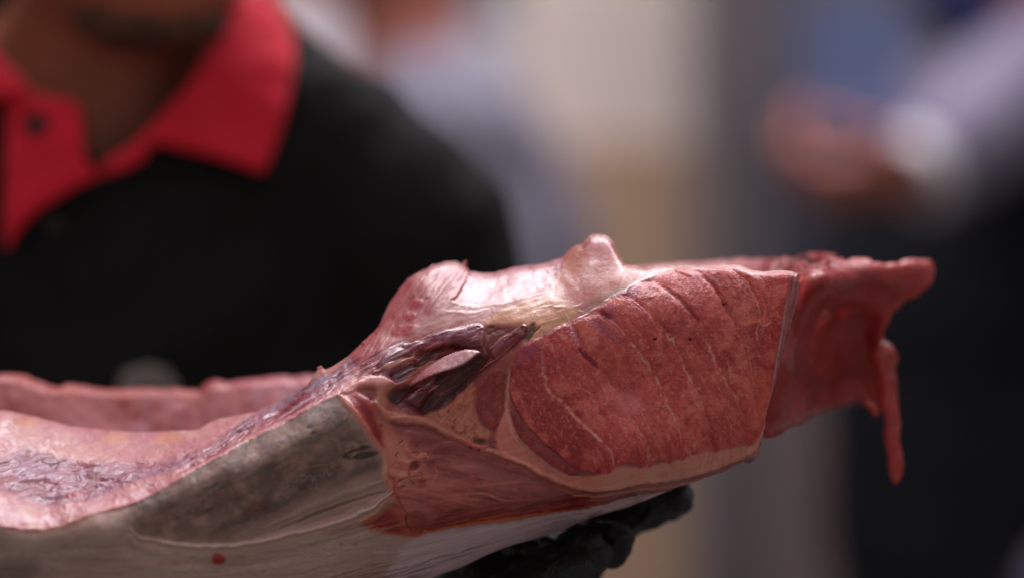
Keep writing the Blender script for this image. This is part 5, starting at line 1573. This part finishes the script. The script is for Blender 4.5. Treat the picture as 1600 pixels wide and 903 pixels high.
# ------------------------------------------------------------------ people in the background
def onlooker(name, label, px, y, yaw, chin_py, shirt_mat, skin, head_turn=0.0, arms=None, tall=1.0, hair_long=False, apron=None):
    base = w1(px, chin_py, y)
    cz = base[2]                                            # chin height
    sc_ = (cz - FLOOR_Z) / 1.50                             # 1.50 m chin height for a 1.73 m adult
    c, s_ = math.cos(yaw), math.sin(yaw)
    o3 = np.array([base[0], y, FLOOR_Z])
    T = lambda r, f_, z: o3 + np.array([r * c - f_ * s_, r * -s_ - f_ * c, z]) * sc_     # right of image, towards camera, up
    hfw = np.array([math.sin(yaw + head_turn) * -1, -math.cos(yaw + head_turn), -.05]); hfw /= np.linalg.norm(hfw)
    hax = np.cross(hfw, np.array([0, 0, 1.0])); hax /= np.linalg.norm(hax); hax = hax if hax[0] > 0 else -hax
    hup = np.cross(hfw, hax); hup = hup if hup[2] > 0 else -hup
    ch = T(0, .09, 1.50)
    tor = [('e', T(0, 0, 1.22), np.array([.165, .115, .21]) * sc_), ('e', T(0, .01, 1.02), np.array([.150, .115, .19]) * sc_, .06),
           ('c', T(.05, -.01, 1.38), T(.175, 0, 1.36), .06 * sc_, .058 * sc_, .05), ('c', T(-.05, -.01, 1.38), T(-.175, 0, 1.36), .06 * sc_, .058 * sc_, .05)]
    nk = [('c', T(0, 0, 1.38), T(0, .01, 1.56), .060 * sc_, .055 * sc_, .03)]
    hp = [('c', T(-.07, 0, .92), T(.07, 0, .92), .12 * sc_, .12 * sc_, .05)]
    lg = []
    for sx in (-1, 1):
        lg += [('c', T(sx * .085, 0, .88), T(sx * .095, .01, .48), .085 * sc_, .055 * sc_, .03), ('c', T(sx * .095, .01, .48), T(sx * .10, -.02, .07), .055 * sc_, .038 * sc_, .02), ('c', T(sx * .10, -.03, .045), T(sx * .115, .13, .032), .042 * sc_, .032 * sc_, .02)]
    up_, fo_, hd_ = [], [], []
    for sx in (-1, 1):
        pose = (arms or {}).get(sx)
        a = T(sx * .185, 0, 1.35)
        if pose:
            e_, w_ = pose[0], pose[1]
        else:
            e_, w_ = T(sx * .235, -.02, 1.06), T(sx * .235, .06, .82)
        up_.append(('c', a, e_, .056 * sc_, .045 * sc_, .03)); fo_.append(('c', e_, w_, .042 * sc_, .028 * sc_, .02))
        hd = (w_ - e_)
        if pose and len(pose) > 2:
            hd_ += hand_prims(w_, pose[2], pose[3], pose[4], L=.19 * sc_, curl=pose[5])
        else:
            hd_ += hand_prims(w_, hd, (-sx * 1.0, 0, 0.0), (0, -1, 0), L=.19 * sc_, curl=.3)
    root = empty(name, (base[0], y, FLOOR_Z), label, "person")
    allp = tor + nk + hp + lg + up_ + fo_ + hd_
    lo, hi = bounds(allp, .03); hi[2] = ch[2] + .26 * sc_
    b = build("body", lambda P: face_field(P, union(P, allp, .025), ch, hax, hup, hfw, sc_), lo, hi, .013, skin, root)
    sp = tor + hp + up_ + [('c', p[1], p[1] + (p[2] - p[1]) * .85, p[3] + .004, p[4] + .008, .02) for p in fo_]
    lo, hi = bounds(sp, .04); lo[2] = T(0, 0, .90)[2]; hi[2] = T(0, 0, 1.445)[2]
    sh = build("shirt", lambda P: np.maximum(union(P, sp, .03, .012) + fbm3(P * 10, 3) * .012, T(0, 0, .905)[2] - P[..., 2]), lo - np.array([0, 0, .02]), hi + np.array([0, 0, .02]), .013, shirt_mat, root)
    tp_ = hp + lg
    lo, hi = bounds(tp_, .03); hi[2] = T(0, 0, .98)[2]
    build("trousers", lambda P: np.maximum(union(P, tp_, .03, .010), P[..., 2] - T(0, 0, .96)[2]), lo, hi, .016, M_TROUSER, root)
    hc = ch + (hup * .14 - hfw * .095) * sc_

    def hair_fn(P):
        L_ = (P - hc) @ np.stack([hax, hup, hfw], 1) / sc_
        d = (np.linalg.norm(L_ / np.array([.088, .104, .110]), axis=-1) - 1) * .088
        lowz = -.02 if not hair_long else -.20
        if hair_long:
            d = smin(d, (np.linalg.norm((L_ - np.array([0, -.10, -.03])) / np.array([.095, .15, .085]), axis=-1) - 1) * .085, .03)
        cut = np.maximum(L_[..., 2] - .045 - np.clip(L_[..., 1], 0, 1) * .4, lowz - L_[..., 1])
        return (np.maximum(d, cut) + fbm3(P * 40) * .006) * sc_
    build("hair", hair_fn, hc - .30, hc + .20, .012, M_HAIR, b)
    return root, T, b, sh


onlooker("person", "blurred onlooker in blue-grey shirt turned sideways behind the man's shoulder", 640, 2.1, 1.25, 4, M_BLUESHIRT, M_BODY2, 0.1)
onlooker("person", "blurred onlooker in white shirt close behind the man's red collar", 500, 2.75, -0.2, -70, M_WHITESHIRT, M_BODY2, 0.0)
hw = w1(1448, 262, 1.78)
right_arm = (w1(1640, 120, 1.86), hw, np.array([-1.0, -.1, -.16]), np.array([.1, 0.4, .9]), np.array([.1, -1, .2]), 1.15)
C_root, CT, C_body, C_shirt = onlooker("person", "blurred onlooker in lavender shirt and black apron at the right edge", 1625, 2.05, 0.9, -20, M_LAVSHIRT, M_BODY2, 0.2, arms={-1: right_arm, 1: (w1(1790, 480, 2.2), w1(1800, 800, 2.15))})

# black apron wrapped round that onlooker
ap_prims = [('e', CT(0, 0, 1.24), np.array([.18, .135, .22])), ('e', CT(0, 0, 1.02), np.array([.175, .14, .28])), ('c', CT(-.07, 0, .80), CT(.07, 0, .80), .15, .15, .05), ('c', CT(-.06, 0, .45), CT(.06, 0, .45), .13, .13, .05)]
alo, ahi = bounds(ap_prims, .03)
build("apron", lambda P: np.maximum(np.maximum(union(P, ap_prims, .05, .036) + fbm3(P * 9, 3) * .012, CT(0, 0, .50)[2] - P[..., 2]), P[..., 2] - CT(0, 0, 1.345)[2]), alo, ahi, .013, M_TROUSER, C_root)
# watch on the raised wrist
wd = hw - right_arm[0]; wd /= np.linalg.norm(wd); wc = hw - wd * .004
M_WATCH = plain_material("pale_watch", lin((206, 200, 206)), 0.35, None, 0.5, 0.05, 60)


def watch_fn(P):
    q = P - wc; t = q @ wd
    r = np.linalg.norm(q - t[..., None] * wd, axis=-1)
    return np.maximum(np.abs(r - .036) - .006, np.abs(t) - .026)


build("watch", watch_fn, wc - .07, wc + .07, .0035, M_WATCH, C_body)
# navy scarf bunched under that onlooker's chin
sp0, sp1 = CT(-.02, .105, 1.50), CT(.03, .085, 1.42)
build("scarf", lambda P: cone(P, sp0, sp1, .040, .034) + fbm3(P * 30, 2) * .010, np.minimum(sp0, sp1) - .06, np.maximum(sp0, sp1) + .06, .007, M_NAVY, C_shirt)


# ------------------------------------------------------------------ slabs behind the people
def slab(name, x0, x1, y0, y1, y, depth, mat, parent=None, bevel=.006):
    """an upright board whose front stands y metres behind the fish; pixel extents, bevelled"""
    a = W(x0, y1, y); b = W(x1, y0, y)
    lo = np.array([a[0], y, max(a[2], FLOOR_Z)]); hi = np.array([b[0], y + depth, b[2]])
    import bmesh
    bm = bmesh.new()
    bmesh.ops.create_cube(bm, size=1.0)
    for v_ in bm.verts:
        v_.co = [lo[k] + (v_.co[k] + .5) * (hi[k] - lo[k]) for k in range(3)]
    bmesh.ops.bevel(bm, geom=bm.edges[:], offset=bevel, segments=2, affect='EDGES')
    me = bpy.data.meshes.new(name); bm.to_mesh(me); bm.free()
    me.materials.append(mat)
    o = bpy.data.objects.new(name, me); COL.objects.link(o)
    if parent is not None: adopt(o, parent)
    return o


GR = [(14, 4, 0.2, 0.01, (1, 1, 1))]
M_PLASTER = plain_material("pale_plaster", lin((236, 218, 208)), 0.8, GR, 0.3, 0.06, 4)
M_TAN = plain_material("tan_board", lin((196, 162, 134)), 0.7, GR, 0.3, 0.12, 6)
M_POST = plain_material("dark_steel", lin((106, 97, 96)), 0.55, GR, 0.4, 0.12, 8)
M_GREYP = plain_material("blue_grey_panel", lin((112, 110, 126)), 0.7, GR, 0.3, 0.08, 6)
M_GREYD = plain_material("dark_grey_panel", lin((78, 76, 88)), 0.7, GR, 0.3, 0.08, 6)
M_GREYC = plain_material("warm_grey_cabinet", lin((134, 116, 114)), 0.7, GR, 0.3, 0.08, 6)
M_BLUE = plain_material("blue_plastic", lin((122, 140, 188)), 0.5, GR, 0.4, 0.08, 10)
M_WALL = plain_material("hall_wall", lin((150, 144, 158)), 0.9, GR, 0.2, 0.08, 2)
M_FLOOR = plain_material("hall_floor", lin((120, 112, 108)), 0.7, GR, 0.3, 0.1, 3)

pn = empty("partition", (float(W(930, 0, 2.6)[0]), 2.65, FLOOR_Z), "blurred pale partition with tan lower board behind the fish", "partition")
slab("upper_board", 800, 1080, -1200, 235, 2.6, .05, M_PLASTER, pn)
slab("lower_board", 798, 1082, 236, 6000, 2.585, .06, M_TAN, pn)
tag(slab("post", 1104, 1186, -1200, 6000, 2.45, .10, M_POST), "blurred dark post standing right of the pale partition", "post")
gp = empty("cabinet", (float(W(1320, 0, 2.8)[0]), 2.85, FLOOR_Z), "blurred blue-grey cabinet behind the raised hand", "cabinet")
slab("upper_panel", 1196, 1640, -1200, 230, 2.8, .08, M_GREYP, gp)
slab("middle_panel", 1196, 1640, 232, 560, 2.79, .09, M_GREYD, gp)
slab("lower_panel", 1196, 1640, 562, 6000, 2.80, .08, M_GREYC, gp)
tag(slab("folder", 1262, 1416, 10, 205, 1.80, .012, M_BLUE, None, .003), "blurred blue folder above the raised hand", "folder")
tag(slab("wall", -3000, 4500, -2500, 9000, 4.4, .1, M_WALL), kind="structure")
fl_me = bpy.data.meshes.new("floor")
fl_me.from_pydata([(-6, -3, FLOOR_Z), (6, -3, FLOOR_Z), (6, 4.6, FLOOR_Z), (-6, 4.6, FLOOR_Z)], [], [(0, 1, 2, 3)])
fl_me.materials.append(M_FLOOR)
flo = bpy.data.objects.new("floor", fl_me); COL.objects.link(flo); tag(flo, kind="structure")
